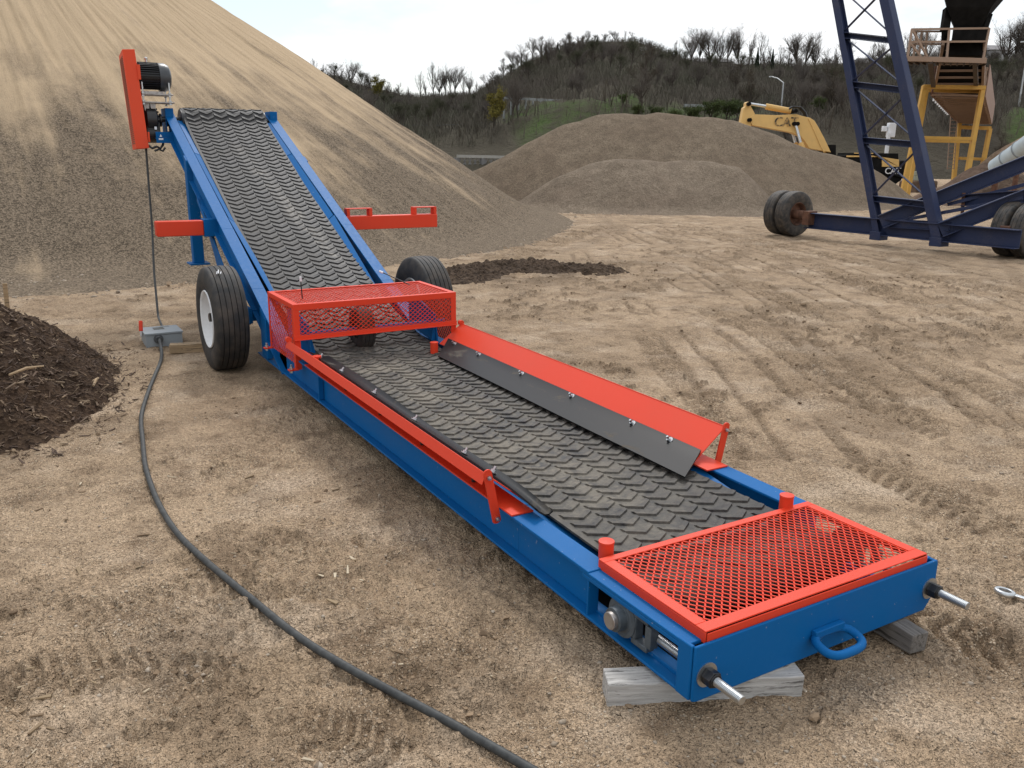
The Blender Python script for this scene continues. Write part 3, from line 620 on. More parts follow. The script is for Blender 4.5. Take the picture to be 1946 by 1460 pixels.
for i in range(nn-1):
    for j in range(m_-1):
        a = i*m_+j; fs.append((a, a+1, a+m_+1, a+m_)); fs.append((N1+a, N1+a+m_, N1+a+m_+1, N1+a+1))
    for j in (0, m_-1):
        a = i*m_+j; fs.append((a, a+m_, N1+a+m_, N1+a))
mb.add(vs, fs)
ncol = 6; cw = 2*BW/ncol; pitch = .092
rb = np.random.default_rng(3)
for k in range(int((sl[-1]-.10)/pitch)):
    for cidx in range(-1, ncol+1):
        xc = -BW+(cidx+.5)*cw+.03; s0 = .05+k*pitch+pitch*.34*(cidx % 3)
        hw = cw*.475; ap = .047; b_ = .046; h_ = .0098
        # V front edge: arms fall back from the apex that points at the tail
        xl, xr_ = max(xc-hw, -BW+.010), min(xc+hw, BW-.010)
        if xr_-xl < .03: continue
        def fr(x): return s0+abs(x-xc)/hw*ap
        cols = [xl]+([xc] if xl+.01 < xc < xr_-.01 else [])+[xr_]
        if len(cols) == 2: cols = [xl, (xl+xr_)/2, xr_]
        if s0 < .02 or s0+ap+b_ > sl[-1]-.03: continue
        vv = []
        for x in cols:
            j1 = rb.normal(0, .0012); vv += [bpt(fr(x)+j1, x, -.001), bpt(fr(x)+.003+j1, x, h_), bpt(fr(x)+.026+j1, x, h_*.86), bpt(fr(x)+b_, x, .0006)]
        ff = []
        for i in range(len(cols)-1):
            a = i*4; ff += [(a, a+4, a+5, a+1), (a+1, a+5, a+6, a+2), (a+2, a+6, a+7, a+3)]
        ff += [(0, 1, 2, 3), (len(vv)-4, len(vv)-1, len(vv)-2, len(vv)-3)]
        mb.add(vv, ff)
# frayed cord bumps along the belt's right edge
part('belt', mb, BELT, CV, recalc=False, smooth_ang=25)
mb = MB()   # slack return run under the frame
mb.plate([(-.47,.42,.115),(.47,.42,.115),(.47,4.6,.15),(-.47,4.6,.15)], .01)
mb.plate([(-.47,5.3,.36),(.47,5.3,.36),(.47,9.3,1.92),(-.47,9.3,1.92)], .01)
part('return_belt', mb, TYRE, CV)
# head pulley and head-end boxes
mb = MB(); mb.lathe([(-.49,.05),(-.49,.185),(.49,.185),(.49,.05)], (0,9.27,2.135), (1,0,0), 40); mb.cyl((-.80,9.27,2.20), (.64,9.27,2.20), .032, 20)
part('head_pulley', mb, BLACK, CV)
for s in (-1, 1):
    mb = MB(); x0, x1 = sorted((s*.565, s*.655)); mb.box(x0, x1, 9.22, 9.235, 2.225, 2.325)
    mb.box(*sorted((s*.645, s*.657)), 9.236, 9.50, 2.00, 2.325); mb.box(*sorted((s*.565, s*.575)), 9.236, 9.46, 2.02, 2.325)
    part('head_bracket', mb, BLUE, CV, .003)
    mb = MB(); mb.lathe([(0,.0),(0,.07),(.05,.07),(.055,.05),(.055,0)], (s*.60,9.36,2.19), (s,0,0), 24); part('head_bearing', mb, BLACK, CV)
# ---- tail guard (red expanded metal)
def expanded(mb, o_, ex, ey, nx, ny, W_, H_, bw=.0042, bd=.003, skew=0):
    "diamond mesh in the plane o + a*ex + b*ey; strands zigzag along ex"
    o_ = Vector(o_); ex = Vector(ex); ey = Vector(ey); dz = ex.cross(ey).normalized(); px_ = W_/nx; py = H_/ny
    for r_ in range(ny+1):
        prev = None
        for c_ in range(2*nx+1):
            up = ((c_+r_) % 2); y = (r_+(.5 if up else -.5)*.94)*py; y = min(max(y, 0), H_)
            p = o_+ex*(c_*px_/2)+ey*y+dz*(.0016 if up else -.0016)
            if prev is not None and (p-prev).length > 1e-4: mb.beam(prev, p, bw, bd, dz)
            prev = p
TG = MB(); fw = .05
gx0, gx1, gy0, gy1, gzt = -.594, .594, .012, .619, .336
TG.box(gx0, gx1, gy0, gy0+fw, gzt-.006, gzt); TG.box(gx0, gx1, gy1-.036, gy1, gzt-.006, gzt)
TG.box(gx0, gx0+.046, gy0+fw+.0004, gy1-.0364, gzt-.006, gzt); TG.box(gx1-.046, gx1, gy0+fw+.0004, gy1-.0364, gzt-.006, gzt)
TG.box(gx0, gx0+.006, gy0, gy1, gzt-.048, gzt-.0064); TG.box(gx1-.006, gx1, gy0, gy1, gzt-.048, gzt-.0064)
TG.box(gx0+.0065, gx1-.0065, gy1-.006, gy1, gzt-.040, gzt-.0064); TG.box(gx0+.005, gx1-.004, gy0-.006, gy0-.0004, gzt-.048, gzt-.008)
tg = part('tail_guard', TG, RED, CV, .002)
m2 = MB(); expanded(m2, (gx0+.046, gy0+fw, gzt-.005), (0,1,0), (1,0,0), 13, 54, gy1-gy0-fw-.036, gx1-gx0-.092, .0060, .003)
part('expanded_mesh', m2, RED, tg)
# corner posts (capped pipes)
for (x, y, z0, z1) in ((-.520,.668,.26,.375), (.462,.628,.26,.39), (.362,4.13,.30,.425), (-.595,4.10,.33,.425)):
    mb = MB(); mb.lathe([(0,.0),(0,.031),(z1-z0-.006,.031),(z1-z0-.006,.033),(z1-z0,.032),(z1-z0+.002,.0)], (x,y,z0), (0,0,1), 28)
    part('guide_post', mb, RED, CV)
# ---- loading skirts
SY0, SY1 = 1.30, 4.37
for s in (-1, 1):
    mb = MB()
    A = (s*.726, .480); B = (s*.522, .318)      # top and bottom of the sloping sheet (x, z)
    mb.plate([(A[0],SY0,A[1]),(A[0],SY1,A[1]+.018),(B[0],SY1,B[1]+.029),(B[0],SY0,B[1])], .005)
    sk = part('loading_skirt', mb, RED, CV, .0015)
    mb = MB()   # base angle that bolts to the rail, and its turned-up end
    x0, x1 = sorted((s*.545, s*.66)) if s < 0 else (.50, .642); za_, zb2_ = zt(1.18)+.001, zt(4.2)+.001; mb.hexa([(x0,1.18,za_),(x1,1.18,za_),(x1,4.2,zb2_),(x0,4.2,zb2_),(x0,1.18,za_+.008),(x1,1.18,za_+.008),(x1,4.2,zb2_+.008),(x0,4.2,zb2_+.008)])
    part('base_angle', mb, RED, sk, .0015)
    mb = MB(); mb.plate([(A[0]-s*.003,SY0,A[1]+.004),(A[0]-s*.003,SY1,A[1]+.022),(A[0]+s*.020,SY1,A[1]-.028),(A[0]+s*.020,SY0,A[1]-.046)], .005); part('top_flange', mb, RED, sk, .0015)
    # end brackets: flat bars with rounded heads
    for y, top_, bot in ((SY0-.008, (s*.722,.488), (s*.672,.250)),):
        b = MB(); tvec = Vector((top_[0]-bot[0], 0, top_[1]-bot[1])); L = tvec.length; d = tvec/L; nrm = Vector((d.z, 0, -d.x)); w = .021; pts = []
        for i in range(9):
            a = math.pi*i/8; pts.append(Vector((top_[0], y, top_[1]))+nrm*w*math.cos(a)+d*w*math.sin(a)*.9)
        for i in range(9):
            a = math.pi+math.pi*i/8; pts.append(Vector((bot[0], y, bot[1]))+nrm*w*math.cos(a)+d*w*math.sin(a)*.6)
        b.plate(pts, .009); part('end_bracket', b, RED, sk, .001)
        for q in (Vector((top_[0],y,top_[1]))-d*.02, Vector((bot[0],y,bot[1]))+d*.012):
            b = MB(); b.hexnut(q+Vector((0,-.0047,0)), q+Vector((0,-.015,0)), .0105); b.cyl(q+Vector((0,-.015,0)), q+Vector((0,-.026,0)), .0055, 10)
            part('bracket_bolt', b, ZINC, sk)
    b = MB(); b.lathe([(-.02,0),(-.02,.022),(.012,.022),(.016,0)], (s*.722,SY1+.004,.506), (0,1,0), 20); part('hinge_knob', b, RED, sk)
    # rubber strip: lies on the lower sheet then curls down onto the belt
    b = MB(); prof = [(.570,.366),(.54,.356),(.48,.343),(.41,.329),(.325,.313)] if s > 0 else [(.590,.380),(.555,.356),(.52,.340),(.49,.335),(.465,.340)]
    ny_ = 60; vs = []; fs = []; k = len(prof)
    ya_, yb_ = (1.10, 4.36) if s > 0 else (1.10, 4.30)
    for i in range(ny_+1):
        t_ = i/ny_; y = ya_+(yb_-ya_)*t_; lift = .028*t_; swing = (.055*t_-.03)*1.0 if s < 0 else 0
        curl = max(0, 1-(y-ya_)/.38)
        for j, (x, z) in enumerate(prof):
            wob = .008*math.sin(y*3.1+j)*(j/(k-1)); inx = 0; dz_ = 0
            if s < 0: inx = -.10*curl**2*0; dz_ = -.020*curl**2
            yy = y
            if s > 0: q_ = (.570-x)/.31; yy = 1.31+(4.30-1.31)*t_-q_*(.20+.20*t_)
            vs.append((s*(x-swing*j/(k-1)), yy, z+lift+wob*(.12 if s > 0 else 1)+dz_+.005))
    for i in range(ny_):
        for j in range(k-1): a = i*k+j; fs.append((a, a+1, a+k+1, a+k))
    b.add(vs, fs); ro = part('rubber_strip', b, RUBBER, sk, smooth_ang=60)
    so = ro.modifiers.new('thick', 'SOLIDIFY'); so.thickness = .008; so.offset = 0; es = ro.modifiers.new('split', 'EDGE_SPLIT'); es.split_angle = R(45)
    for y in ((1.545,1.87,2.49,3.11,3.74,4.15) if s > 0 else (1.59,1.89,2.515,3.14,3.75,4.21)):
        b = MB(); nx_, nz_ = (-.57, .82); c0 = Vector((s*.54, y-.02, .3665+.0085*(y-1.5))); nv = Vector((s*nx_, 0, nz_)).normalized()
        b.lathe([(0,.006),(0,.021),(.0035,.021),(.0035,.006)], c0, nv, 20); b.hexnut(c0+nv*.0037, c0+nv*.014, .0125); b.cyl(c0+nv*.014, c0+nv*.032, .007, 10)
        part('skirt_bolt', b, ZINC, ro)
    for y in (1.6, 2.2, 2.8, 3.4, 3.95):
        b = MB(); b.cyl((s*.628,y,zt(y)+.013), (s*.628,y,zt(y)+.028), .011, 6); part('base_bolt', b, BLACK, sk)
# ---- hold-down cage
cg = MB(); x0, x1, y0, y1, z1 = -.675, .675, 4.37, 5.07, .765; a = .045
zf = .495
cg.box(x0, x1, y0-.006, y0, z1-a, z1); cg.box(x0, x1, y0+.0004, y0+.036, z1-.006, z1)
cg.box(x0, x1, y1-.006, y1, z1-.03, z1); cg.box(x0, x1, y1-.036, y1-.0064, z1-.006, z1)
for sx in (x0, x1):
    xi_ = sx+(a if sx < 0 else -a); xa, xb = sorted((sx, xi_)); xs1, xs2 = sorted((sx, sx+(.006 if sx < 0 else -.006)))
    cg.box(xa, xb, y0+.0364, y1-.0364, z1-.006, z1); cg.box(xs1, xs2, y0+.0004, y1-.0064, z1-.035, z1-.0064)
    cg.box(xa, xb, y0-.006, y0, .268, z1-a-.0004); cg.box(xs1, xs2, y0+.0004, y0+.04, .268, z1-.0355)
    cg.box(xs1, xs2, y1-.04, y1-.0004, .30, z1-.0355)
cg.box(x0-.004, x1+.004, y0-.012, y0-.0066, zf, zf+.036); cg.box(x0-.004, x1+.004, y0-.030, y0-.0124, zf, zf+.006)
cage = part('hold_down_cage', cg, RED, CV, .0015)
m2 = MB(); expanded(m2, (x0+a, y0+.004, zf+.036), (1,0,0), (0,0,1), 30, 11, x1-x0-2*a, z1-a-zf-.036, .0052, .003); part('front_mesh', m2, RED, cage)
m2 = MB(); expanded(m2, (x0+a, y0+.036, z1-.009), (0,1,0), (1,0,0), 12, 60, y1-y0-.072, x1-x0-2*a, .0068, .003); part('top_mesh', m2, RED, cage)
m2 = MB(); expanded(m2, (x0+a, y1-.01, z1-.28), (1,0,0), (0,0,1), 24, 11, x1-x0-2*a, .25, .0042, .003); part('rear_mesh', m2, RED, cage)
for sx in (x0+.008, x1-.008):
    m2 = MB(); expanded(m2, (sx, y0+.04, .31), (0,1,0), (0,0,1), 14, 19, y1-y0-.08, .42, .0054, .003); part('side_mesh', m2, RED, cage)
for sx in (-1, 1):
    for yy, zz_ in ((y0-.01, .268), (y1-.02, .30)):
        b = MB(); xa, xb = sorted((sx*.66, sx*.735)); b.box(xa, xb, yy-.02, yy+.03, zz_, zz_+.009); fo = part('cage_foot', b, RED, cage, .001)
        b = MB(); b.hexnut((sx*.712,yy+.005,zz_+.0094), (sx*.712,yy+.005,zz_+.024), .014); b.cyl((sx*.712,yy+.005,zz_+.024), (sx*.712,yy+.005,zz_+.045), .008, 10); b.hexnut((sx*.712,yy+.005,zz_-.018), (sx*.712,yy+.005,zz_-.0004), .013); part('foot_bolt', b, ZINC, fo)
# hold-down tyre pressing on the belt
def tyre_prof(R_, w, grooves=4, r_in=.5, depth=.012):
    p = [(-w*.40, R_*r_in), (-w*.47, R_*(r_in+.10)), (-w*.5, R_*.74), (-w*.49, R_*.86), (-w*.45, R_*.945), (-w*.405, R_*.98)]
    xs_ = np.linspace(-w*.38, w*.38, grooves*4+1)
    for i, x in enumerate(xs_):
        cr = R_*(1-.018*(x/(w*.4))**2)
        k = i % 4
        if k == 2: p += [(x-w*.012, cr), (x-w*.010, cr-depth), (x+w*.010, cr-depth), (x+w*.012, cr)]
        else: p.append((x, cr))
    return p+[(-a_, b_) for a_, b_ in p[:6][::-1]]
hd = MB(); hc = (-.07, 4.56, .495)
hd.lathe(tyre_prof(.168, .125, 3, .45, .006), hc, (1,0,0), 40)
ho = part('hold_down_wheel', hd, TYRE, CV, smooth_ang=40)
b = MB(); b.lathe([(-.05,0),(-.05,.03),(-.045,.074),(.045,.074),(.05,.03),(.05,0)], hc, (1,0,0), 28); part('hub', b, BLACK, ho)
b = MB(); b.cyl((-.66,hc[1],hc[2]), (.66,hc[1],hc[2]), .02, 16); part('axle_bar', b, BLUE, ho)
for sx in (-1, 1):   # hold-down idler brackets and gussets seen through the mesh
    b = MB(); b.plate([(sx*.535,4.42,.33),(sx*.535,5.0,.40),(sx*.535,5.0,.62),(sx*.535,4.80,.66),(sx*.535,4.47,.58)], .012); b.plate([(sx*.528,4.46,.36),(sx*.49,4.46,.36),(sx*.528,4.46,.52)], .010)
    part('wheel_bracket', b, BLUE, CV, .002)
# whip aerials on the cage
for (p0, p1) in (((-.53,4.6,.765),(-.535,4.6,.90)), ((.50,4.9,.765),(.32,5.05,.86))):
    b = MB(); b.cyl(p0, p1, .0045, 8); d = (Vector(p1)-Vector(p0)).normalized(); wo = part('zip_tie_stem', b, BLACK, CV)
    b = MB(); b.cyl(Vector(p1), Vector(p1)+d*.035, .009, 10); part('white_tip', b, WHITEBOX, wo)
# ---- axle and wheels
b = MB(); b.box(-.86, .86, 5.70, 5.80, .41, .51); b.box(-.74, -.662, 5.66, 5.84, .395, .53); b.box(.662, .74, 5.66, 5.84, .395, .53)
for s in (-1, 1):
    b.plate([(s*.632,7.78,1.40),(s*.632,7.52,1.28),(s*.632,6.55,.50),(s*.632,5.9,.40),(s*.632,5.9,.34),(s*.632,6.75,.40)], .016)
    b.beam((s*.66,7.72,1.36),(s*.66,6.05,.38), .05, .012, (1,0,0))
part('axle', b, BLUE, CV, .003)
WR, WWd = .455, .285
for s, xw, yw in ((-1, -.893, 5.80), (1, 1.00, 5.72)):
    b = MB(); c = (xw, yw, WR-.012); b.lathe(tyre_prof(WR, WWd, 5, .54, .013), c, (1,0,0), 96); wo = part('road_wheel', b, TYRE, CV, smooth_ang=40)
    b = MB(); r_ = WR*.545; o_ = s
    b.lathe([(o_*.125,r_*1.02),(o_*.135,r_*1.0),(o_*.128,r_*.95),(o_*.06,r_*.92),(o_*.035,r_*.80),(o_*.03,r_*.42),(o_*.045,r_*.38),(o_*.05,r_*.36),(o_*.05,0)], c, (1,0,0), 56)
    b.lathe([(-o_*.125,r_*1.02),(-o_*.135,r_*1.0),(-o_*.125,r_*.93),(-o_*.02,r_*.90),(-o_*.02,0)], c, (1,0,0), 56)
    rim = part('rim', b, WHITE if s < 0 else ZINC, wo, smooth_ang=45)
    b = MB(); b.cyl((xw+o_*.05,yw,WR), (xw+o_*.11,yw,WR), .038, 20)
    for i in range(6):
        a_ = i*math.pi/3; b.hexnut((xw+o_*.033,yw+.085*math.cos(a_),WR+.085*math.sin(a_)), (xw+o_*.058,yw+.085*math.cos(a_),WR+.085*math.sin(a_)), .014)
    part('hub', b, BLACK, wo)
# chalk mark on the left tyre
b = MB()
for (dx, a0_, a1_) in ((-.06, 62, 67), (-.045, 63, 70), (-.03, 62, 66)):
    pts = [(-.893+dx+.003*i, 5.80-(WR+.001)*math.cos(R(a0_+(a1_-a0_)*i/4)), WR+(WR+.001)*math.sin(R(a0_+(a1_-a0_)*i/4))) for i in range(5)]
    b.tube(pts, .0035, 5)
part('chalk_mark', b, WHITEBOX, CV)
# ---- outrigger bars with handles
YB = 7.05
for xa, xb in ((-1.18, -.745), (.72, 1.80)):
    b = MB(); b.box(xa, xb, YB, YB+.13, 1.045, 1.19); ob = part('outrigger_bar', b, RED, CV, .008)
    if xa > 0:
        for h0, h1 in ((.74, 1.03), (1.52, 1.80)):
            b = MB(); b.box(h0, h0+.035, YB+.02, YB+.11, 1.1904, 1.262); b.box(h1-.035, h1, YB+.02, YB+.11, 1.1904, 1.262); b.box(h0, h1, YB+.02, YB+.11, 1.2624, 1.272)
            part('handle', b, RED, ob, .003)
    else:
        b = MB(); b.box(xa-.003, xa-.0004, YB+.012, YB+.118, 1.057, 1.178); part('end_cap', b, RED, ob)
b = MB(); b.box(-.744, -.60, YB-.012, YB+.142, 1.033, 1.202); b.box(.60, .719, YB-.012, YB+.142, 1.033, 1.202); b.box(-.60, .60, YB-.011, YB+.141, 1.036, 1.20)
part('outrigger_sleeve', b, BLUE, CV, .004)
# ---- front support leg
for s in (-1, 1):
    b = MB(); x0, x1 = sorted((s*.561, s*.672)); b.hexa([(x0,8.12,.645),(x1,8.12,.645),(x1,8.24,.645),(x0,8.24,.645),(x0,8.12,zt(8.12)-.004),(x1,8.12,zt(8.12)-.004),(x1,8.24,zt(8.24)-.004),(x0,8.24,zt(8.24)-.004)])
    lg = part('support_leg', b, BLUE, CV, .004)
    b = MB(); b.box(x0-.05, x1+.05, 8.06, 8.30, .628, .6445); part('foot_plate', b, BLUE, lg, .002)
# ---- drive: belt guard, motor, base, gear box
DG = MB(); FA = [(-1.022,9.10,1.862),(-.885,9.10,1.872),(-.93,9.16,2.945),(-1.062,9.16,2.935)]
FB = [(-1.01,9.52,1.85),(-.90,9.52,1.86),(-.945,9.52,2.90),(-1.058,9.52,2.89)]
DG.hexa([FA[0],FA[1],FB[1],FB[0],FA[3],FA[2],FB[2],FB[3]])
dg = part('drive_guard', DG, ORANGE, CV, .004)
b = MB()
for i in range(44):
    t_ = .06+.88*i/43; p = [np.array(FA[0])*(1-t_)+np.array(FA[3])*t_, np.array(FB[0])*(1-t_)+np.array(FB[3])*t_]
    a_ = p[0]*.86+p[1]*.14; c_ = p[0]*.14+p[1]*.86; b.beam(a_+np.array([-.0015,0,0]), c_+np.array([-.0015,0,0]), .004, .0075, (0,0,1))
part('vent_slots', b, BLACK, dg)
b = MB(); b.box(-.93+.005, -.895, 9.13, 9.15, 2.62, 2.78); part('guard_clip', b, ORANGE, dg, .002)
b = MB(); b.box(-.885, -.865, 9.11, 9.13, 1.94, 2.05); part('guard_clip', b, ORANGE, dg, .002)
mo = MB(); mc = Vector((-.90, 9.30, 2.665)); Rm = .158
mo.cyl(mc, mc+Vector((.22,0,0)), Rm*.88, 40)
for i in range(36):
    a_ = 2*math.pi*i/36
    if math.sin(a_) < -.78: continue
    d = Vector((0, math.cos(a_), math.sin(a_))); mo.beam(mc+d*Rm*.94+Vector((.004,0,0)), mc+d*Rm*.94+Vector((.216,0,0)), .006, Rm*.16, d)
mt = part('drive_motor', mo, BLACK, CV)
b = MB(); b.lathe([(.215,0),(.215,Rm*1.0),(.28,Rm*1.0),(.325,Rm*.86),(.345,Rm*.6),(.35,0)], mc, (1,0,0), 40); part('fan_cowl', b, GREYBOX if False else plain('dark_grey_enamel', (.05,.055,.06), .35, .2, 8), mt)
b = MB(); b.lathe([(0,.012),(.03,.012),(.03,.016),(.05,.018),(.06,.012),(.062,0)], mc+Vector((.10,0,Rm*.98)), (0,0,1), 14); b.lathe([(0,.05),(-.03,.05),(-.04,0)], mc, (1,0,0), 20); part('lifting_eye', b, ZINC, mt)
b = MB(); b.box(-.885, -.66, 9.17, 9.43, 2.475, 2.503); b.box(-.90, -.56, 9.14, 9.46, 2.462, 2.4745); b.box(-.90, -.555, 9.14, 9.46, 2.375, 2.389)
mbase = part('motor_base', b, STEEL, CV, .002)
for (x, y) in ((-.888,9.155),(-.60,9.155),(-.888,9.445),(-.60,9.445)):
    b = MB(); b.cyl((x,y,2.36), (x+.0,y,2.60), .009, 10)
    for z in (2.355, 2.3895, 2.445, 2.475): b.hexnut((x,y,z), (x,y,z+.013), .019)
    part('jack_stud', b, ZINC, mbase)
for x in (-.86, -.79):
    b = MB(); b.plate([(x-.03,9.2,2.375),(x+.035,9.2,2.375),(x+.025,9.2,2.25),(x-.012,9.2,2.25)], .012); b.plate([(x-.03,9.36,2.375),(x+.035,9.36,2.375),(x+.025,9.36,2.25),(x-.012,9.36,2.25)], .012); b.box(x-.01, x+.02, 9.207, 9.353, 2.29, 2.30)
    part('base_strut', b, STEEL, mbase, .001)
b = MB(); b.lathe([(0,0),(0,.10),(.02,.145),(.12,.145),(.14,.11),(.14,0)], (-.885,9.27,2.19), (1,0,0), 36); b.box(-.875, -.735, 9.16, 9.36, 1.985, 2.16); b.cyl((-.88,9.25,2.03), (-.74,9.25,2.03), .10, 28)
b.lathe([(.14,.055),(.165,.055),(.165,.075),(.185,.075),(.185,.03),(.20,.03)], (-.885,9.27,2.19), (1,0,0), 28)
for i in range(8):
    a_ = i*math.pi/4; b.hexnut((-.76,9.27+.12*math.cos(a_),2.19+.12*math.sin(a_)), (-.735,9.27+.12*math.cos(a_),2.19+.12*math.sin(a_)), .012)
gb = part('gear_reducer', b, BLACK, CV, .003)
b = MB(); b.box(-.80, -.775, 9.148, 9.153, 2.08, 2.15); part('rating_plate', b, WHITEBOX, gb)
b = MB(); b.box(-.80, -.56, 9.10, 9.112, 1.99, 2.055); b.box(-.80, -.56, 9.112, 9.20, 1.978, 1.9895); b.box(-.80, -.56, 9.085, 9.0996, 1.93, 1.9895); part('torque_arm_bracket', b, BLUE, CV, .002)
b = MB(); b.plate([(-.765,9.083,2.0),(-.735,9.083,2.0),(-.75,9.083,2.03)], .002); b.box(-.775, -.725, 9.083, 9.0845, 1.965, 1.985); part('white_sticker', b, WHITEBOX, CV)
b = MB(); pts = [(-.885,9.14,1.90),(-.85,9.12,1.87),(-.80,9.12,1.89),(-.76,9.12,1.87),(-.73,9.12,1.91),(-.72,9.13,1.95)]; b.tube(pts, .014, 8); b.tube([(p[0]+.02,p[1]-.02,p[2]-.03) for p in pts[1:5]], .012, 8); part('motor_lead', b, BLACK, CV)
# ================================================================== small things on the ground
def cable(name, pts, r, mat, label, ridge=0):
    P = np.array(pts, float); k = np.concatenate([[0], np.cumsum(np.linalg.norm(np.diff(P, axis=0), axis=1))]); t_ = np.linspace(0, k[-1], 140)
    Q = np.stack([np.interp(t_, k, P[:, i]) for i in range(3)], -1)
    for _ in range(6): Q[1:-1] = (Q[:-2]+2*Q[1:-1]+Q[2:])/4
    b = MB(); b.tube([tuple(q) for q in Q], r, 12); return tag(part(name, b, mat, None, smooth_ang=60), label, 'cable')
BX = np.array([-1.225, 7.06]); gzb = gz(*BX)
cp = [onz(*p)[:2] for p in ((300,700),(281,745),(268,800),(270,860),(285,930),(320,1000),(380,1065),(450,1130),(540,1205),(620,1265),(720,1315),(820,1365),(900,1410),(985,1460))]
cp = [(-1.283,6.86),(-1.285,6.78),(-1.33,6.4)]+[tuple(c) for c in cp]+[(-1.18,-.15),(-1.02,-.5),(-.8,-.9)]
cp = np.array(cp); kk = np.concatenate([[0], np.cumsum(np.hypot(*np.diff(cp, axis=0).T))]); tq = np.linspace(0, kk[-1], 160); cx_, cy_ = np.interp(tq, kk, cp[:, 0]), np.interp(tq, kk, cp[:, 1])
for _ in range(30): cx_[1:-1] = (cx_[:-2]+2*cx_[1:-1]+cx_[2:])/4; cy_[1:-1] = (cy_[:-2]+2*cy_[1:-1]+cy_[2:])/4
cx_ += .010*fbm(tq*1.7, tq*0, 2, 5)
czz = np.max([Hfull(cx_+a, cy_+b)[0] for a, b in ((0,0),(.02,0),(-.02,0),(0,.03),(0,-.03))], axis=0)
for _ in range(25): czz[1:-1] = np.maximum((czz[:-2]+2*czz[1:-1]+czz[2:])/4, czz[1:-1]-.006)
for _ in range(12): czz[1:-1] = (czz[:-2]+2*czz[1:-1]+czz[2:])/4
pts = [(a, b, c+.0125) for a, b, c in zip(cx_, cy_, czz)]
for i_ in range(6): pts[i_] = (pts[i_][0], pts[i_][1], max(pts[i_][2], gzb+.085-.012*i_*i_*.4))
pts[0] = (pts[0][0], pts[0][1], gzb+.085); pass
cable('power_cable', pts, .0155, CABLE, 'thick dark power cable snaking over the sand from the grey switch box to the front')
cable('motor_cord', [(-.905,9.2,1.91),(-.915,9.18,1.6),(-.95,9.0,1.0),(-1.03,8.62,.5),(-1.09,8.2,.06+gz(-1.09,8.2)),(-1.11,7.8,.02+gz(-1.11,7.8)),(-1.15,7.45,.02+gz(-1.15,7.45)),(-1.18,7.24,gzb+.06)], .012, CABLE, 'thin black cord hanging from the orange drive guard down to the grey switch box')
sb = thing('switch_box', (BX[0], BX[1], gzb), 'grey metal electrical switch box with a red lever lying flat on the sand', 'switch box')
b = MB(); b.box(BX[0]-.17, BX[0]+.165, BX[1]-.155, BX[1]+.18, gzb-.01, gzb+.125); part('body', b, GREYBOX, sb, .005)
b = MB(); b.box(BX[0]-.178, BX[0]+.173, BX[1]-.163, BX[1]+.188, gzb+.1256, gzb+.145); part('lid', b, GREYBOX, sb, .004)
b = MB(); b.box(BX[0]-.07, BX[0]+.03, BX[1]+.0, BX[1]+.12, gzb+.1454, gzb+.1464); b.box(BX[0]+.0, BX[0]+.09, BX[1]+.125, BX[1]+.14, gzb+.1454, gzb+.1464); part('warning_label', b, plain('faded_print', (.09,.09,.08), .7, .7, 90), sb)
b = MB(); b.beam((BX[0]-.19,BX[1]-.0,gzb+.09), (BX[0]-.185,BX[1]+.02,gzb+.15), .02, .02); part('lever_arm', b, STEEL, sb, .002)
b = MB(); b.beam((BX[0]-.187,BX[1]+.015,gzb+.14), (BX[0]-.177,BX[1]+.045,gzb+.24), .035, .028); part('lever_grip', b, RED, sb, .008)
b = MB(); b.lathe([(0,.045),(.012,.045),(.014,.03),(.035,.028),(.035,.018)], (-1.283,BX[1]-.157,gzb+.085), (0,-1,0), 24); part('cable_gland', b, plain('dark_grey_fitting', (.08,.085,.09), .5, .3, 20), sb)
def timber(name, a, b_, w, h, mat, label, zlift=0.0, tilt=0.0):
    a = np.array(a); b_ = np.array(b_); L = np.linalg.norm(b_-a); g = np.random.default_rng(int(L*1000)); n_ = 14; vs = []; fs = []
    for i in range(n_+1):
        x = -L/2+L*i/n_
        for (yy, zz_) in ((-w/2,0),(w/2,0),(w/2,h),(-w/2,h)): vs.append((x+g.normal(0, .0015), yy+g.normal(0, .0016), zz_+g.normal(0, .0016)))
    for i in range(n_):
        for j in range(4): q = i*4+j; r_ = i*4+(j+1) % 4; fs.append((q, r_, r_+4, q+4))
    fs += [(3,2,1,0), tuple(n_*4+j for j in range(4))]
    m = (a+b_)/2; o = finish(name, vs, fs, mat, None, bevel=.004, origin=(0,0,0), smooth_ang=30)
    o.location = (m[0], m[1], zlift); o.rotation_euler = (0, 0, math.atan2(b_[1]-a[1], b_[0]-a[0])); return tag(o, label, 'timber', None)
timber('timber_block', (-.80, .275), (-.155, -.028), .105, .0885, GREYWOOD, 'cracked grey timber laid crosswise under the near front corner of the conveyor', -.010)
timber('timber_block', (.435, -.105), (.50, .55), .085, .0845, DARKWOOD, 'dirty grey timber under the far right corner of the conveyor front', -.002)
timber('timber_block', (-1.23, 6.60), (-.85, 6.50), .10, .085, TANWOOD, 'muddy tan timber chock against the back of the left tyre beside the switch box', .0)
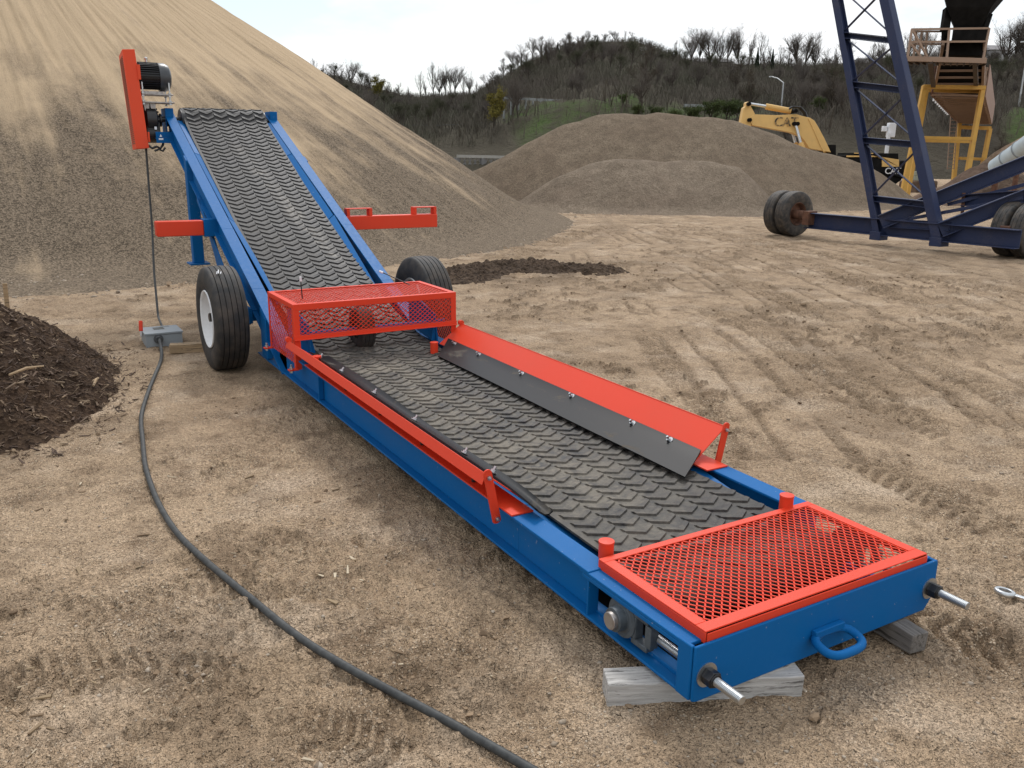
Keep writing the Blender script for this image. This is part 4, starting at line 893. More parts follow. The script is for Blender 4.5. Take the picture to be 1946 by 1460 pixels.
# combination spanner
sp = np.array([1.195, -.005]); d2 = np.array([-.20, -.98]); d2 = np.array([.10, -.30]); d2 /= np.linalg.norm(d2); zs = gz(*sp)+.022
b = MB(); ring = []
b.lathe([(-.011,.026),(-.011,.040),(-.005,.044),(.005,.044),(.011,.040),(.011,.026),(.0,.025),(-.011,.026)], (sp[0],sp[1],zs), (.15,0,1), 12*3)
e1 = sp+d2*.041; e2 = sp+d2*.30
b.beam((e1[0],e1[1],zs), (e2[0],e2[1],zs-.005), .021, .008)
for k in (-1, 1):
    n2 = np.array([-d2[1], d2[0]])*k; b.beam((e2[0]+n2[0]*.004,e2[1]+n2[1]*.004,zs-.005), (e2[0]+n2[0]*.024+d2[0]*.025,e2[1]+n2[1]*.024+d2[1]*.025,zs-.005), .016, .011); b.beam((e2[0]+n2[0]*.024+d2[0]*.02,e2[1]+n2[1]*.024+d2[1]*.02,zs-.005), (e2[0]+n2[0]*.022+d2[0]*.06,e2[1]+n2[1]*.022+d2[1]*.06,zs-.005), .015, .0115)
tag(part('spanner', b, ZINC, None, .002), 'chrome ring end spanner lying on the sand at the right edge', 'spanner')
# ================================================================== NAVY STACKER (right)
ST = thing('radial_stacker', (14.0, 10.3, 0), 'tall navy blue steel stacker undercarriage with lattice legs on dual truck tyres', 'stacker')
b = MB(); b.ibeam((13.98,12.31,.40), (13.98,7.30,.40), .18, .36, .02, (0,0,1), -1); part('axle_beam', b, NAVY, ST, .004)
for y0_, name in ((10.42, 0), (9.08, 0)):
    pass
def legp(z, k):    # leg lines in the leaning plane
    if k == 0: return (14.03, 10.40+(z-.40)*(12.12-10.40)/(5.2-.40), z)
    return (14.03, 8.98+(z-.40)*(10.86-8.98)/(5.05-.40), z)
for k in (0, 1):
    b = MB(); b.ibeam(legp(.22, k), legp(7.2, k), .15 if k == 0 else .20, .20, .018, (1,0,0), 0 if k == 0 else -1); part('lattice_leg', b, NAVY, ST, .003)
    b = MB(); p = legp(.2, k); b.box(13.86, 14.14, p[1]-.13, p[1]+.13, .12, .30); part('leg_boot', b, NAVY, ST, .006)
RZ = [(.99, .93), (2.22, 2.12), (3.40, 3.20), (4.45, 4.20), (5.6, 5.3)]
for za, zb2 in RZ:
    b = MB(); b.ibeam(legp(za, 0), legp(zb2, 1), .16, .13, .015, (0,0,1), -1); part('rung', b, NAVY, ST, .002)
for (za, zb2), (zc, zd) in zip(RZ[:-1], RZ[1:]):
    b = MB(); p, q = np.array(legp(za+.06, 0)), np.array(legp(zd-.06, 1)); b.beam(p, q, .012, .07, (1,0,0)); part('diagonal_brace', b, NAVY, ST)
    b = MB(); p, q = np.array(legp(zb2+.06, 1)), np.array(legp(zc-.06, 0)); b.beam(p+np.array([.03,0,0]), q+np.array([.03,0,0]), .012, .07, (1,0,0)); part('diagonal_brace', b, NAVY, ST)
D = np.array([1.44, -1.97, 1.215]); D1 = np.array([13.80, 10.18, .52]); D2 = np.array([13.86, 8.82, .46])
for q in (D1, D2):
    b = MB(); b.ibeam(q, q+D*3.2, .17, .30, .02, (0,0,1), -1); part('truss_chord', b, NAVY, ST, .004)
b = MB(); e = D1+D*.62; e2 = D2+D*.56; b.ibeam(e+np.array([0,0,-.25]), e2+np.array([0,0,.02]), .14, .24, .016, (0,0,1), -1); b.beam(D1+D*.12+np.array([.05,0,-.12]), e2, .05, .07); b.beam(D1+D*.5+np.array([.05,0,-.2]), e2+D*.6, .05, .07)
b.ibeam(D1+D*.06+np.array([.1,0,-.1]), D2+D*.06+np.array([.06,0,.0]), .10, .18, .014)
part('cross_tie', b, NAVY, ST, .002)
b = MB(); b.beam(e+np.array([0,0,-.1]), e+np.array([.02,-.02,-.52]), .05, .06); q = D1+D*1.15; b.beam(q+np.array([-.06,0,-.1]), q+np.array([-.04,-.02,-.5]), .05, .07); part('rusty_link', b, RUST, ST, .003)
b = MB(); b.ibeam((14.03,12.95,7.15),(14.03,10.9,7.1), .2,.24,.018); b.ibeam((14.03,12.4,7.2),(24.0,12.4,10.2), .2,.3,.02); b.ibeam((14.03,11.2,7.2),(24.0,11.2,10.2), .2,.3,.02); part('upper_boom', b, NAVY, ST)
for y, yin, xc_ in ((12.83, 12.33, 13.98), (7.72, 7.56, 14.64)):
    for dy in (-.16, .20):
        sgn = 1 if y > 10 else -1; yc = y+sgn*(dy+.05); b = MB(); c = (xc_, yc, .53); b.lathe(tyre_prof(.53, .30, 3, .50, .012), c, (0,1,0), 64); wo = part('dual_wheel', b, OLDTYRE, ST, smooth_ang=40)
        b = MB(); r_ = .53*.505; b.lathe([(-.13,r_*1.02),(-.14,r_*.99),(-.12,r_*.92),(-.0,r_*.86),(0,r_*.5),(.0,0)], c, (0,1,0), 40); b.lathe([(.13,r_*1.02),(.14,r_*.99),(.12,r_*.92),(.02,r_*.86)], c, (0,1,0), 40); part('rim', b, RUST, wo, smooth_ang=45)
    b = MB(); s_ = 1 if y > 10 else -1; b.box(13.83 if s_ > 0 else 14.075, xc_+.15, min(yin, yin-s_*.18), max(yin, yin-s_*.18), .30, .62); b.cyl((xc_,yin-s_*.05,.5),(xc_,y+s_*.25,.53), .11, 20); part('rusty_hub', b, RUST, ST, .008)
# ================================================================== EXCAVATOR
ET = 50.0; EU = np.array([.8622, -.5065, .0115])
def ex(cx, cy, dt=0.0): return at(1380+cx/6.08, 160+cy/6.08, ET+dt)
FH3 = np.array([FH[0], FH[1], 0.0])
def slab(mb, poly, t0, t1):
    k = len(poly); a_ = [ex(*p)+FH3*t0 for p in poly]; b_ = [ex(*p)+FH3*t1 for p in poly]
    mb.add(a_+b_, [tuple(range(k-1,-1,-1)), tuple(range(k,2*k))]+[(i,(i+1)%k,k+(i+1)%k,k+i) for i in range(k)])
ec = ex(1400, 860); EX = thing('excavator', (ec[0], ec[1], 0), 'yellow tracked excavator half hidden behind the broad gravel pile, boom lowered', 'excavator')
b = MB(); slab(b, [(240,400),(312,352),(560,362),(790,350),(860,372),(950,392),(1000,425),(1040,490),(1110,620),(1190,790),(940,745),(885,655),(840,605),(740,563),(480,515),(285,478)], -.32, .32); part('boom', b, EXYEL, EX, .02)
b = MB(); slab(b, [(150,490),(160,420),(188,278),(212,262),(215,222),(232,206),(258,212),(268,255),(318,345),(300,372),(278,410),(272,512)], -.28, .28); part('dipper_arm', b, EXYEL, EX, .02)
b = MB()
for dt in (0.0,): b.cyl(ex(745,312)-FH3*.0, ex(458,258), .17, 18); 
part('arm_cylinder', b, EXYEL, EX); b = MB(); b.cyl(ex(458,258), ex(243,224), .085, 14); part('chrome_rod', b, ZINC, EX)
for dt in (-.48, .48):
    b = MB(); b.cyl(ex(770,462)+FH3*dt, ex(832,690)+FH3*dt, .08, 12); part('chrome_rod', b, ZINC, EX); b = MB(); b.cyl(ex(826,680)+FH3*dt, ex(960,1000)+FH3*dt, .15, 14); part('boom_cylinder', b, EXYEL, EX)
for (x, y) in ((247,418),(238,235),(760,462),(793,462),(770,315)): b = MB(); b.cyl(ex(x,y)-FH3*.60, ex(x,y)+FH3*.5, .11, 16); part('pivot_pin', b, DARKST, EX)
b = MB()
for i in range(5): b.tube([ex(930-i*0+i*18,405+i*6)-FH3*(.34-.15*i), ex(985+i*18,520+i*6)-FH3*(.34-.15*i), ex(1080+i*18,740+i*6)-FH3*(.34-.15*i), ex(1110+i*18,790)-FH3*(.34-.15*i)], .035, 6)
part('hydraulic_line', b, EXYEL, EX)
b = MB()
for dt in (-.2, .0, .2): b.tube([ex(715,290)+FH3*dt, ex(760,262)+FH3*dt, ex(850,270)+FH3*dt, ex(905,330)+FH3*dt, ex(925,400)+FH3*dt], .05, 7)
part('hose', b, BLACK, EX)
def letters(txt, origin, exv, ezv, size, mat, parent, depth):
    cu = bpy.data.curves.new('lettering', 'FONT'); cu.body = txt; cu.size = size; cu.extrude = depth; cu.shear = .0; cu.space_character = .92; cu.offset = .014*size
    tmp = bpy.data.objects.new('lettering_src', cu); C.objects.link(tmp); dg_ = bpy.context.evaluated_depsgraph_get(); me = bpy.data.meshes.new_from_object(tmp.evaluated_get(dg_)); bpy.data.objects.remove(tmp)
    exv = Vector(exv).normalized(); ezv = Vector(ezv).normalized(); nv = exv.cross(ezv)
    M = Matrix((exv, ezv, nv)).transposed(); me.transform(M.to_4x4()); me.name = 'lettering'
    o = bpy.data.objects.new('lettering', me); C.objects.link(o); me.materials.append(mat); o.parent = parent; o.location = Vector(np.array(origin)-WL[parent.name]); WL[o.name] = np.array(origin); return o
def worn_ink():
    m = Mat('worn_black_decal'); n_ = m.noise(m.pos(), 4.5, 5, .7); return m.set(col=m.mix(m.ramp(n_, (.44, 0.), (.54, 1.)), (.03, .028, .022), (.45, .29, .11)), rough=.6)
INK = worn_ink(); WINK = plain('white_decal', (.7,.7,.7), .6, .1, 4)
ar = ex(640,470)-ex(530,470)
letters('CAT', ex(532,490)-FH3*.328, ar, (0,0,1), .74, INK, EX, .004)
b = MB(); slab(b, [(672,425),(715,415),(718,495),(680,497)], -.335, -.322); part('panel_decal', b, plain('grimy_yellow', (.45,.26,.07), .6, .3, 3), EX)
# house, counterweight, tracks
b = MB(); slab(b, [(1290,822),(1380,820),(1380,795),(1880,800),(1880,1010),(1290,1010)], -1.3, 1.3); eh = part('house', b, DARKST, EX, .03)
b = MB(); slab(b, [(1292,824),(1590,826),(1880,870),(1880,950),(1690,950),(1690,840),(1292,842)], -1.36, -1.302); slab(b, [(1378,793),(1590,797),(1590,806),(1378,803)], -1.36, -1.302); part('yellow_trim', b, EXYEL, eh)
b = MB(); slab(b, [(1885,890),(1975,880),(1960,1090),(1900,1075),(1660,1010),(1884,1010)], -1.36, 1.36); cwt = part('counterweight', b, DARKST, EX, .03)
letters('CAT', ex(1715,1030)-FH3*1.375, ar, (0,0,1), .48, WINK, EX, .004)
b = MB(); slab(b, [(1130,930),(1285,930),(1285,700),(1180,700)], .2, 1.3); part('cab', b, DARKST, EX, .03)
for dt in (-1.25, .75):
    b = MB(); slab(b, [(1050,1150),(1850,1150),(1920,1100),(1920,1060),(1850,1020),(1050,1020),(990,1060),(990,1100)], dt, dt+.5); part('track', b, DARKST, EX, .03)
b = MB(); slab(b, [(1300,1012),(1700,1012),(1700,1100),(1300,1100)], -.7, .7); part('undercarriage', b, DARKST, EX)
# bucket end of the arm reaching the ground behind the pile
b = MB(); slab(b, [(150,520),(275,520),(290,900),(250,1080),(150,1150),(110,1000),(160,900)], -.25, .25); part('bucket_link', b, EXYEL, EX)
# white cabinet on a post behind
q0 = at(1691, 330, 52); CB = thing('equipment_cabinet', (q0[0], q0[1], 0), 'white equipment cabinet and small white speaker box on a post beyond the navy lattice', 'cabinet')
def bil(mb, x0, x1, y0, y1, T, d, dr=None): # upright box seen between photo edges, d metres deep
    a_, b_ = at(x0, y1, T), at(x1, y1, T); z1_ = at((x0+x1)/2, y0, T)[2]; z0_ = (a_[2]+b_[2])/2; f3 = (FH3 if dr is None else dr)*d
    mb.hexa([(a_[0],a_[1],z0_),(b_[0],b_[1],z0_),(b_[0]+f3[0],b_[1]+f3[1],z0_),(a_[0]+f3[0],a_[1]+f3[1],z0_),(a_[0],a_[1],z1_),(b_[0],b_[1],z1_),(b_[0]+f3[0],b_[1]+f3[1],z1_),(a_[0]+f3[0],a_[1]+f3[1],z1_)]); return mb
b = MB(); bil(b, 1687, 1701, 234, 261, 52, .35); part('cabinet_body', b, WHITEBOX, CB, .03)
b = MB(); bil(b, 1677.5, 1686, 240, 250, 52, .25); sbx = part('small_box', b, WHITEBOX, CB, .02)
b = MB(); c_ = at(1682, 246, 52); b.cyl(c_-FH3*.02, c_+FH3*.05, .07, 16); b.cyl(c_-FH3*.02+np.array([0,0,.13]), c_+FH3*.05+np.array([0,0,.13]), .04, 12); part('dark_opening', b, DARKST, sbx)
b = MB(); p_ = at(1688, 262, 52); b.cyl((p_[0],p_[1],0), (p_[0],p_[1],p_[2]+.3), .12, 12); part('post', b, WHITEBOX, CB)
# ================================================================== TALL CONVEYOR GANTRY
GT = 40.0
GD = at(1840, 300, 1)-CAM; GD[2] = 0; GD /= np.linalg.norm(GD)
q0 = at(1800, 300, GT); GA = thing('conveyor_gantry', (q0[0], q0[1], 0), 'rusty brown elevated conveyor with railed walkway and dark hopper on yellow legs', 'conveyor')
def gp(px, py, t=GT): return at(px, py, t)
def post(px0, py0, px1, py1, t, w, d=None, mat=YELLOW, name='leg', par=GA):
    b = MB(); b.beam(gp(px0, py0, t), gp(px1, py1, t), w, d or w, FH3); return part(name, b, mat, par, .01)
def down(px0, py0, px1, py1, t, w, name='leg'):
    "leg from a photo point along its lean, carried on to the ground"
    a_, c_ = gp(px0, py0, t), gp(px1, py1, t); k = a_[2]/(a_[2]-c_[2]); e_ = a_+(c_-a_)*k; b = MB(); b.beam(a_, e_, w, w, FH3); return part(name, b, YELLOW, GA, .01)
down(1757, 163, 1728, 305, 40, .20); down(1868, 165, 1834, 352, 40, .20)
down(1762, 168, 1738, 300, 42, .16); down(1866, 175, 1838, 345, 42.5, .16)
post(1755, 165, 1872, 167, 39.95, .18, .2, YELLOW, 'portal_beam'); post(1757, 172, 1868, 174, 42, .16, .16, YELLOW, 'portal_beam')
post(1748, 262, 1847, 264, 39.9, .15, .15, YELLOW, 'tie_beam'); post(1752, 268, 1845, 270, 42, .12, .12, YELLOW, 'tie_beam')
down(1823, 235, 1813, 335, 62, .26); down(1881, 245, 1868, 312, 62, .26); post(1823, 301, 1872, 303, 62, .2, .2, YELLOW, 'tie_beam'); post(1822, 242, 1882, 244, 62, .25, .3, YELLOW, 'portal_beam')
# truss going away and down
TA = [gp(1771, 178, 40.6), gp(1868, 180, 40.6)]; TBk = [gp(1822, 233, 64), gp(1882, 234, 64)]
hh_ = 1.15
for s in (0, 1):
    a_, c_ = np.array(TA[s]), np.array(TBk[s]); b = MB(); up = np.array([0,0,hh_])
    b.beam(a_, c_, .12, .16); b.beam(a_+up, c_+up*.95, .12, .16)
    for i in range(13):
        t_ = i/12; p = a_+(c_-a_)*t_; b.beam(p, p+up, .06, .07, FH3)
        if i < 12: p2 = a_+(c_-a_)*(i+1)/12; b.beam(p, p2+up, .05, .06)
    part('truss_side', b, RUST if s == 0 else BROWNST, GA)
b = MB()
for i in range(20):
    t_ = i/19; p, q = [np.array(TA[k])+(np.array(TBk[k])-np.array(TA[k]))*t_ for k in (0, 1)]; b.beam(p+np.array([0,0,-.06]), q+np.array([0,0,-.06]), .09, .08)
    if i % 2 == 0 and i < 19: t2 = (i+1)/19; q2 = np.array(TA[1])+(np.array(TBk[1])-np.array(TA[1]))*t2; b.beam(p+np.array([0,0,.05]), q2+np.array([0,0,.05]), .04, .04)
part('floor_rung', b, BROWNST, GA)
b = MB(); a_, c_ = np.array(TA[1]), np.array(TBk[1]); up = np.array([0,0,1.35]); o2 = EU*.12
b.plate([a_+o2-np.array([0,0,.1]), c_+o2-np.array([0,0,.1]), c_+o2+up, a_+o2+up], .04); part('side_panel', b, paint('pink_grey_panel', (.33,.22,.17), .6, .4, dust=(.2,.14,.1)), GA)
b = MB(); a_, c_ = np.array(TA[0])+np.array([0,0,.45]), np.array(TBk[0])+np.array([0,0,.4]); a1, c1 = np.array(TA[1])+np.array([0,0,.45]), np.array(TBk[1])+np.array([0,0,.4]); b.plate([a_, a1, c1, c_], .05); part('carry_belt', b, DARKST, GA)
b = MB()
for i in range(9):
    t_ = .12+.5*i/9; p = np.array(TA[0])+(np.array(TBk[0])-np.array(TA[0]))*t_-EU*.12; b.box(p[0]-.05, p[0]+.05, p[1]-.05, p[1]+.05, p[2]-.12, p[2]+.06)
part('white_roller_end', b, WHITEBOX, GA)
# upper conveyor rising toward the hopper, walkway platform
UA = [gp(1778, 160, 40.4), gp(1868, 160, 40.4)]; UB = [gp(1793, 80, 37), gp(1872, 78, 37)]
for s in (0, 1):
    b = MB(); b.beam(UA[s], UB[s], .12, .3); part('chute_side', b, BROWNST, GA, .01)
b = MB(); b.plate([np.array(UA[0])+GD*.3, np.array(UA[1])+GD*.3, np.array(UB[1])+GD*.3, np.array(UB[0])+GD*.3], .08); part('chute_floor', b, DARKST, GA)
b = MB()
for i in range(6):
    t_ = i/6; p, q = [np.array(UA[k])+(np.array(UB[k])-np.array(UA[k]))*t_ for k in (0, 1)]; b.beam(p, q, .1, .1)
part('idler_bar', b, BROWNST, GA)
PT = 35.4
b = MB(); b.beam(gp(1724,112,PT), gp(1874,116,PT), .12, .2, (0,0,1)); b.beam(gp(1724,112,PT), gp(1735,117,PT+2.2), .1, .16); b.beam(gp(1870,116,PT), gp(1868,119,PT+2.2), .1, .16)
pl = part('platform_beam', b, BROWNST, GA, .01)
b = MB(); p4 = [gp(1724,113,PT), gp(1874,117,PT), gp(1868,120,PT+2.2), gp(1735,118,PT+2.2)]; b.plate([np.array(q)+np.array([0,0,-.02]) for q in p4], .05)
for i in range(12): t_ = i/11; b.beam(np.array(p4[0])+(np.array(p4[1])-np.array(p4[0]))*t_+np.array([0,0,-.1]), np.array(p4[3])+(np.array(p4[2])-np.array(p4[3]))*t_+np.array([0,0,-.1]), .05, .09)
b.beam(gp(1768,118,PT), gp(1774,165,40), .18, .14); b.beam(gp(1853,118,PT), gp(1855,162,40), .18, .14); part('platform_deck', b, plain('dark_brown_deck', (.06,.042,.03), .8, .4, 3), GA)
b = MB()
for (x0, y0_, x1, y1_, t0, t1) in ((1733,56,1879,54,PT,PT), (1729,80,1876,79,PT,PT), (1724,113,1733,56,PT,PT), (1799,113,1804,56,PT,PT), (1868,114,1880,54,PT,PT), (1733,56,1742,60,PT,PT+2.2), (1729,80,1738,84,PT,PT+2.2), (1735,117,1742,60,PT+2.2,PT+2.2), (1745,117,1752,62,PT+2.2,PT+2.2), (1757,117,1762,62,PT+2.2,PT+2.2), (1742,60,1800,60,PT+2.2,PT+2.2), (1738,84,1800,84,PT+2.2,PT+2.2), (1734,57,1762,108,PT,PT), (1730,82,1750,108,PT,PT)):
    b.beam(gp(x0,y0_,t0), gp(x1,y1_,t1), .075, .075, FH3)
part('handrail', b, BROWNST, GA)
# hopper: inverted pyramid of dark steel, its mouth above the frame
HT = 36.5
def ring_(xl, xr, py, t, dep_): a_, c_ = gp(xl, py, t), gp(xr, py, t); return [a_, c_, c_+GD*dep_, a_+GD*dep_]
r0 = ring_(1814, 1866, 52, HT, 1.2); r1 = ring_(1800, 1884, 14, HT-.6, 2.4); r2 = ring_(1787, 1925, -40, HT-1.2, 3.6); r3 = ring_(1780, 1960, -120, HT-1.4, 4.0)
b = MB()
for p_, q_ in ((r0, r1), (r1, r2), (r2, r3)): b.add(list(p_)+list(q_), [(0,1,5,4),(1,2,6,5),(2,3,7,6),(3,0,4,7)])
b.add(r0, [(0,1,2,3)]); b.add(r3, [(0,1,2,3)]); part('hopper', b, DARKST, GA)
b = MB(); b.beam(gp(1795,60,HT), gp(1801,17,HT), .3, .3, FH3); b.beam(gp(1870,58,HT), gp(1880,27,HT), .22, .22, FH3); b.beam(gp(1793,106,38), gp(1796,58,HT), .2, .2, FH3); b.beam(gp(1868,108,38), gp(1871,56,HT), .2, .2, FH3)
bil(b, 1808, 1874, 52, 78, HT, 1.4, GD); bil(b, 1802, 1866, 78, 106, 37.5, 1.0, GD); part('feed_box', b, DARKST, GA, .02)
# ladder up to the walkway
b = MB()
for x in (1804, 1817): b.beam(gp(x+3, 218, 58), gp(x-4, 322, 58), .05, .05, FH3)
for i in range(15): y = 222+i*7; b.beam(gp(1807-i*.5, y, 58), gp(1820-i*.5, y, 58), .04, .04, FH3)
part('ladder', b, BROWNST, GA)
# white pipe, grey blocks
b = MB(); p0, p1 = gp(1893, 318, 34), gp(1990, 248, 31); b.tube([p0, p1], .34, 28); d_ = (Vector(p1)-Vector(p0)).normalized(); PPs = thing('white_pipe', tuple(np.array([p0[0],p0[1],0])), 'pale blue white steel pipe slanting up past the right edge behind the navy truss', 'pipe')
part('pipe_barrel', b, plain('pale_blue_white', (.55,.63,.66), .45, .08, 3), PPs)
b = MB()
for t_ in (.25, .5): b.lathe([(-.03,.345),(-.03,.365),(.03,.365),(.03,.345)], Vector(p0)+(Vector(p1)-Vector(p0))*t_, d_, 28)
part('pipe_band', b, plain('grey_band', (.25,.28,.3), .5, .2, 3), PPs)
b = MB(); m_p = Vector(p0)+(Vector(p1)-Vector(p0))*.5; b.cyl((m_p.x,m_p.y,-.1),(m_p.x,m_p.y,m_p.z-.2), .10, 12); part('pipe_prop', b, RUST, PPs); b = MB(); b.cyl((p0[0]+.1,p0[1],-.1),(p0[0]+.1,p0[1],p0[2]-.1), .12, 12); part('pipe_prop', b, RUST, PPs)
for i, (x, y) in enumerate(((1740,326),(1740,335))):
    b = MB(); T = 47; bil(b, x-2, x+13, y, y+8.2, T, .4); 
    o = part('concrete_block', b, plain('pale_concrete_%d' % i, (.33,.35,.27), .9, .2, 4), None, .01)
    h = MB()
    for k in range(3): c_ = at(x+1.0+k*4.6, y+4.1, T); h.cyl(c_-FH3*.015, c_+FH3*.05, .045, 14)
    part('core_hole', h, DARKST, o); tag(o, ('upper' if i == 0 else 'lower')+' pale hollow concrete block stacked beyond the lattice leg', 'concrete block', 'concrete blocks')
    # a plinth carries the stack
p_ = at(1746, 343, 47.2); b = MB(); b.box(p_[0]-.9, p_[0]+.9, p_[1]-.6, p_[1]+.6, -.1, p_[2]-.005); tag(part('rubble_plinth', b, BROWNSOIL, None, .1), 'rough brown rubble ledge under the pale concrete blocks', 'rubble')
# ================================================================== HILL
HU = [-60, 380, 560, 640, 760, 830, 900, 950, 1000, 1050, 1100, 1200, 1300, 1400, 1600, 1720, 1946, 2300]
HV = [ 40, 100, 138, 152, 184, 188, 184, 154, 122, 102, 89, 88, 122, 128, 130, 118, 112, 105]
HT0, HT1 = 74.0, 215.0
HPX = np.linspace(-200, 2300, 260); HTT = np.concatenate([np.concatenate([np.linspace(HT0, 100, 70, endpoint=False), np.linspace(100, HT1, 110)]), np.linspace(HT1, 420, 22)[1:]])
def skyz(px): return np.array([at(a, np.interp(a, HU, HV), HT1)[2] for a in np.atleast_1d(px)])
SKZ = skyz(HPX)
def hillz(px, t, full=True):
    top_ = np.interp(px, HPX, SKZ); k = np.clip((t-HT0)/(HT1-HT0), 0, 1.2)
    prof = np.where(k < 1, .16*smooth(0, .1, k)+.84*k, 1.0-(k-1)*1.2)
    # level bench that carries the road
    base = top_*prof
    if full: base = base+(1.2*fbm(px*.012, t*.06, 4, 51)+.5*fbm(px*.05, t*.2, 3, 53))*smooth(0, .12, k)*smooth(1.3, .95, k)
    return base-.5*(1-smooth(0, .03, k))
GPX, GT_ = np.meshgrid(HPX, HTT, indexing='ij')
D0 = CF[None, None]+CR[None, None]*((GPX-973)/FPX)[..., None]-CU[None, None]*((290-730)/FPX)
hx = CAM[0]+GT_*D0[..., 0]; hy = CAM[1]+GT_*D0[..., 1]; hzv = hillz(GPX, GT_)
def hill_mat():
    m = Mat('scrub_hillside'); p = m.pos(); a_ = m.noise(p, .035, 6, .6); b_ = m.noise(p, .4, 6, .7)
    gm_ = m.n('ShaderNodeAttribute', attribute_name='grass').outputs['Fac']
    c = m.mix(m.ramp(a_, (.38, 0.), (.62, 1.)), (.065, .056, .043), (.085, .076, .056)); c = m.mix(m.ramp(b_, (.4, 0.), (.7, .6)), c, (.055, .047, .037))
    c = m.mix(m.math('MULTIPLY', gm_, m.ramp(b_, (.40, .95), (.62, .1))), c, (.065, .095, .033))
    return m.set(col=c, rough=1.0, spec=.05, nor=m.bump(b_, 1.2, .8))
gmask = np.zeros_like(GPX)
for (cx_, tt_, sx_, st_) in ((1050,85,90,8),(1000,92,60,5),(1290,88,170,5),(1160,88,60,5),(1950,86,60,8),(1110,84,50,5)):
    gmask = np.maximum(gmask, smooth(1.2, .4, np.hypot((GPX-cx_)/sx_, (GT_-tt_)/st_)+.3*fbm(GPX*.03, GT_*.1, 3, 57)))
HILLM = hill_mat(); grid('hills', hx, hy, hzv, HILLM, kind='structure', attrs={'grass': gmask})
def hp(px, t):
    d = CF+CR*(px-973)/FPX-CU*(290-730)/FPX; return np.array([CAM[0]+t*d[0], CAM[1]+t*d[1], float(hillz(np.array([px]), np.array([t]))[0])])
def pix(P):
    d = np.asarray(P)-CAM; z = d@CF; return 973+FPX*(d@CR)/z, 730-FPX*(d@CU)/z
# ------------------------------------------------------------------ trees
def bark(name, a, b): m = Mat(name); return m.set(col=m.mix(m.noise(m.pos(), 1.3, 4), a, b), rough=.95, spec=.1)
BARK = bark('grey_bark', (.055, .046, .038), (.10, .085, .07)); TWIG = bark('bare_twigs', (.088, .076, .066), (.15, .13, .112)); TWIG2 = bark('brown_twigs', (.062, .052, .040), (.105, .086, .064)); TWIG3 = bark('olive_twigs', (.055, .056, .038), (.09, .09, .056))
BUD = bark('yellow_green_buds', (.13, .115, .03), (.20, .17, .045)); BLOSSOM = bark('pale_blossom', (.30, .29, .27), (.5, .48, .45)); NEEDLE = bark('dark_needles', (.016, .026, .016), (.032, .045, .026)); GREEN = bark('fresh_green_leaves', (.05, .072, .024), (.085, .108, .04))
def segs(kind, seed):
    g = np.random.default_rng(seed); T, K = [], []
    def grow(p, d, L, r, lev, maxl):
        n_ = 3 if lev < 2 else 2; pts = [p]
        for i in range(n_):
            d = d+g.normal(0, .10 if lev == 0 else .17, 3); d[2] += (.12 if lev else .03)*(1 if kind != 'droop' else -1); d = d/np.linalg.norm(d); p = p+d*L/n_; pts.append(p)
        rs = np.linspace(r, r*.5, n_+1); (T if lev < 2 else K).append((pts, rs))
        if lev >= maxl: return
        nb = {'spread': (7, 8, 6, 4), 'slender': (9, 5, 4, 4), 'bushy': (8, 6, 6, 5), 'droop': (8, 5, 5, 4)}[kind][min(lev, 3)]
        for i in range(nb):
            t_ = g.uniform({'spread': .45, 'slender': .3, 'bushy': .12, 'droop': .3}[kind] if lev == 0 else .15, 1.0); k = min(int(t_*n_), n_-1); q = pts[k]+(pts[k+1]-pts[k])*(t_*n_-k)
            a_ = g.uniform(0, 6.28); e_ = np.array([math.cos(a_), math.sin(a_), 0.0]); sp_ = {'spread': .78 if lev == 0 else .85, 'slender': .55, 'bushy': .95, 'droop': .8}[kind]*g.uniform(.7, 1.25)
            nd = d*1.0+e_*sp_+np.array([0, 0, .16]); nd = nd/np.linalg.norm(nd); grow(q, nd, (L*g.uniform(.42, .66)*(1.15-.35*t_) if not (kind == 'spread' and lev == 0) else g.uniform(.40, .58)), r*(.62 if kind == 'spread' and lev == 0 else .5*(1.1-.5*t_)), lev+1, maxl)
    grow(np.zeros(3), np.array([0, 0, 1.0]), {'spread': .36, 'bushy': .5}.get(kind, .62), .018, 0, 4)
    return T, K
def tube3(lst, rmin=0.0, k=3):
    V, F = [], []; o = 0
    for pts, rs in lst:
        pts = np.array(pts); n_ = len(pts); d = pts[-1]-pts[0]; d = d/np.linalg.norm(d); e_ = np.cross(d, [.3, .9, .2]); e_ /= np.linalg.norm(e_); h = np.cross(d, e_)
        for i in range(n_):
            for j in range(k): a_ = 6.283*j/k; V.append(pts[i]+(e_*math.cos(a_)+h*math.sin(a_))*max(rs[i], rmin))
        for i in range(n_-1):
            for j in range(k): F.append((o+i*k+j, o+i*k+(j+1) % k, o+(i+1)*k+(j+1) % k, o+(i+1)*k+j))
        o += n_*k
    return np.array(V), np.array(F)
def leafcloud(K, n_, size, g, spread=.03):
    tips = np.array([p[-1] for p, r in K]+[p[1] for p, r in K]); c = tips[g.integers(0, len(tips), n_)]+g.normal(0, spread, (n_, 3))
    a_ = g.normal(size=(n_, 3)); a_ /= np.linalg.norm(a_, axis=1)[:, None]; b_ = np.cross(a_, g.normal(size=(n_, 3))); b_ /= np.linalg.norm(b_, axis=1)[:, None]; s_ = size*g.uniform(.5, 1.3, (n_, 1))
    V = np.stack([c-a_*s_, c+b_*s_*.6, c+a_*s_, c-b_*s_*.6], 1).reshape(-1, 3); return V, np.arange(n_*4).reshape(-1, 4)
PRO = {}
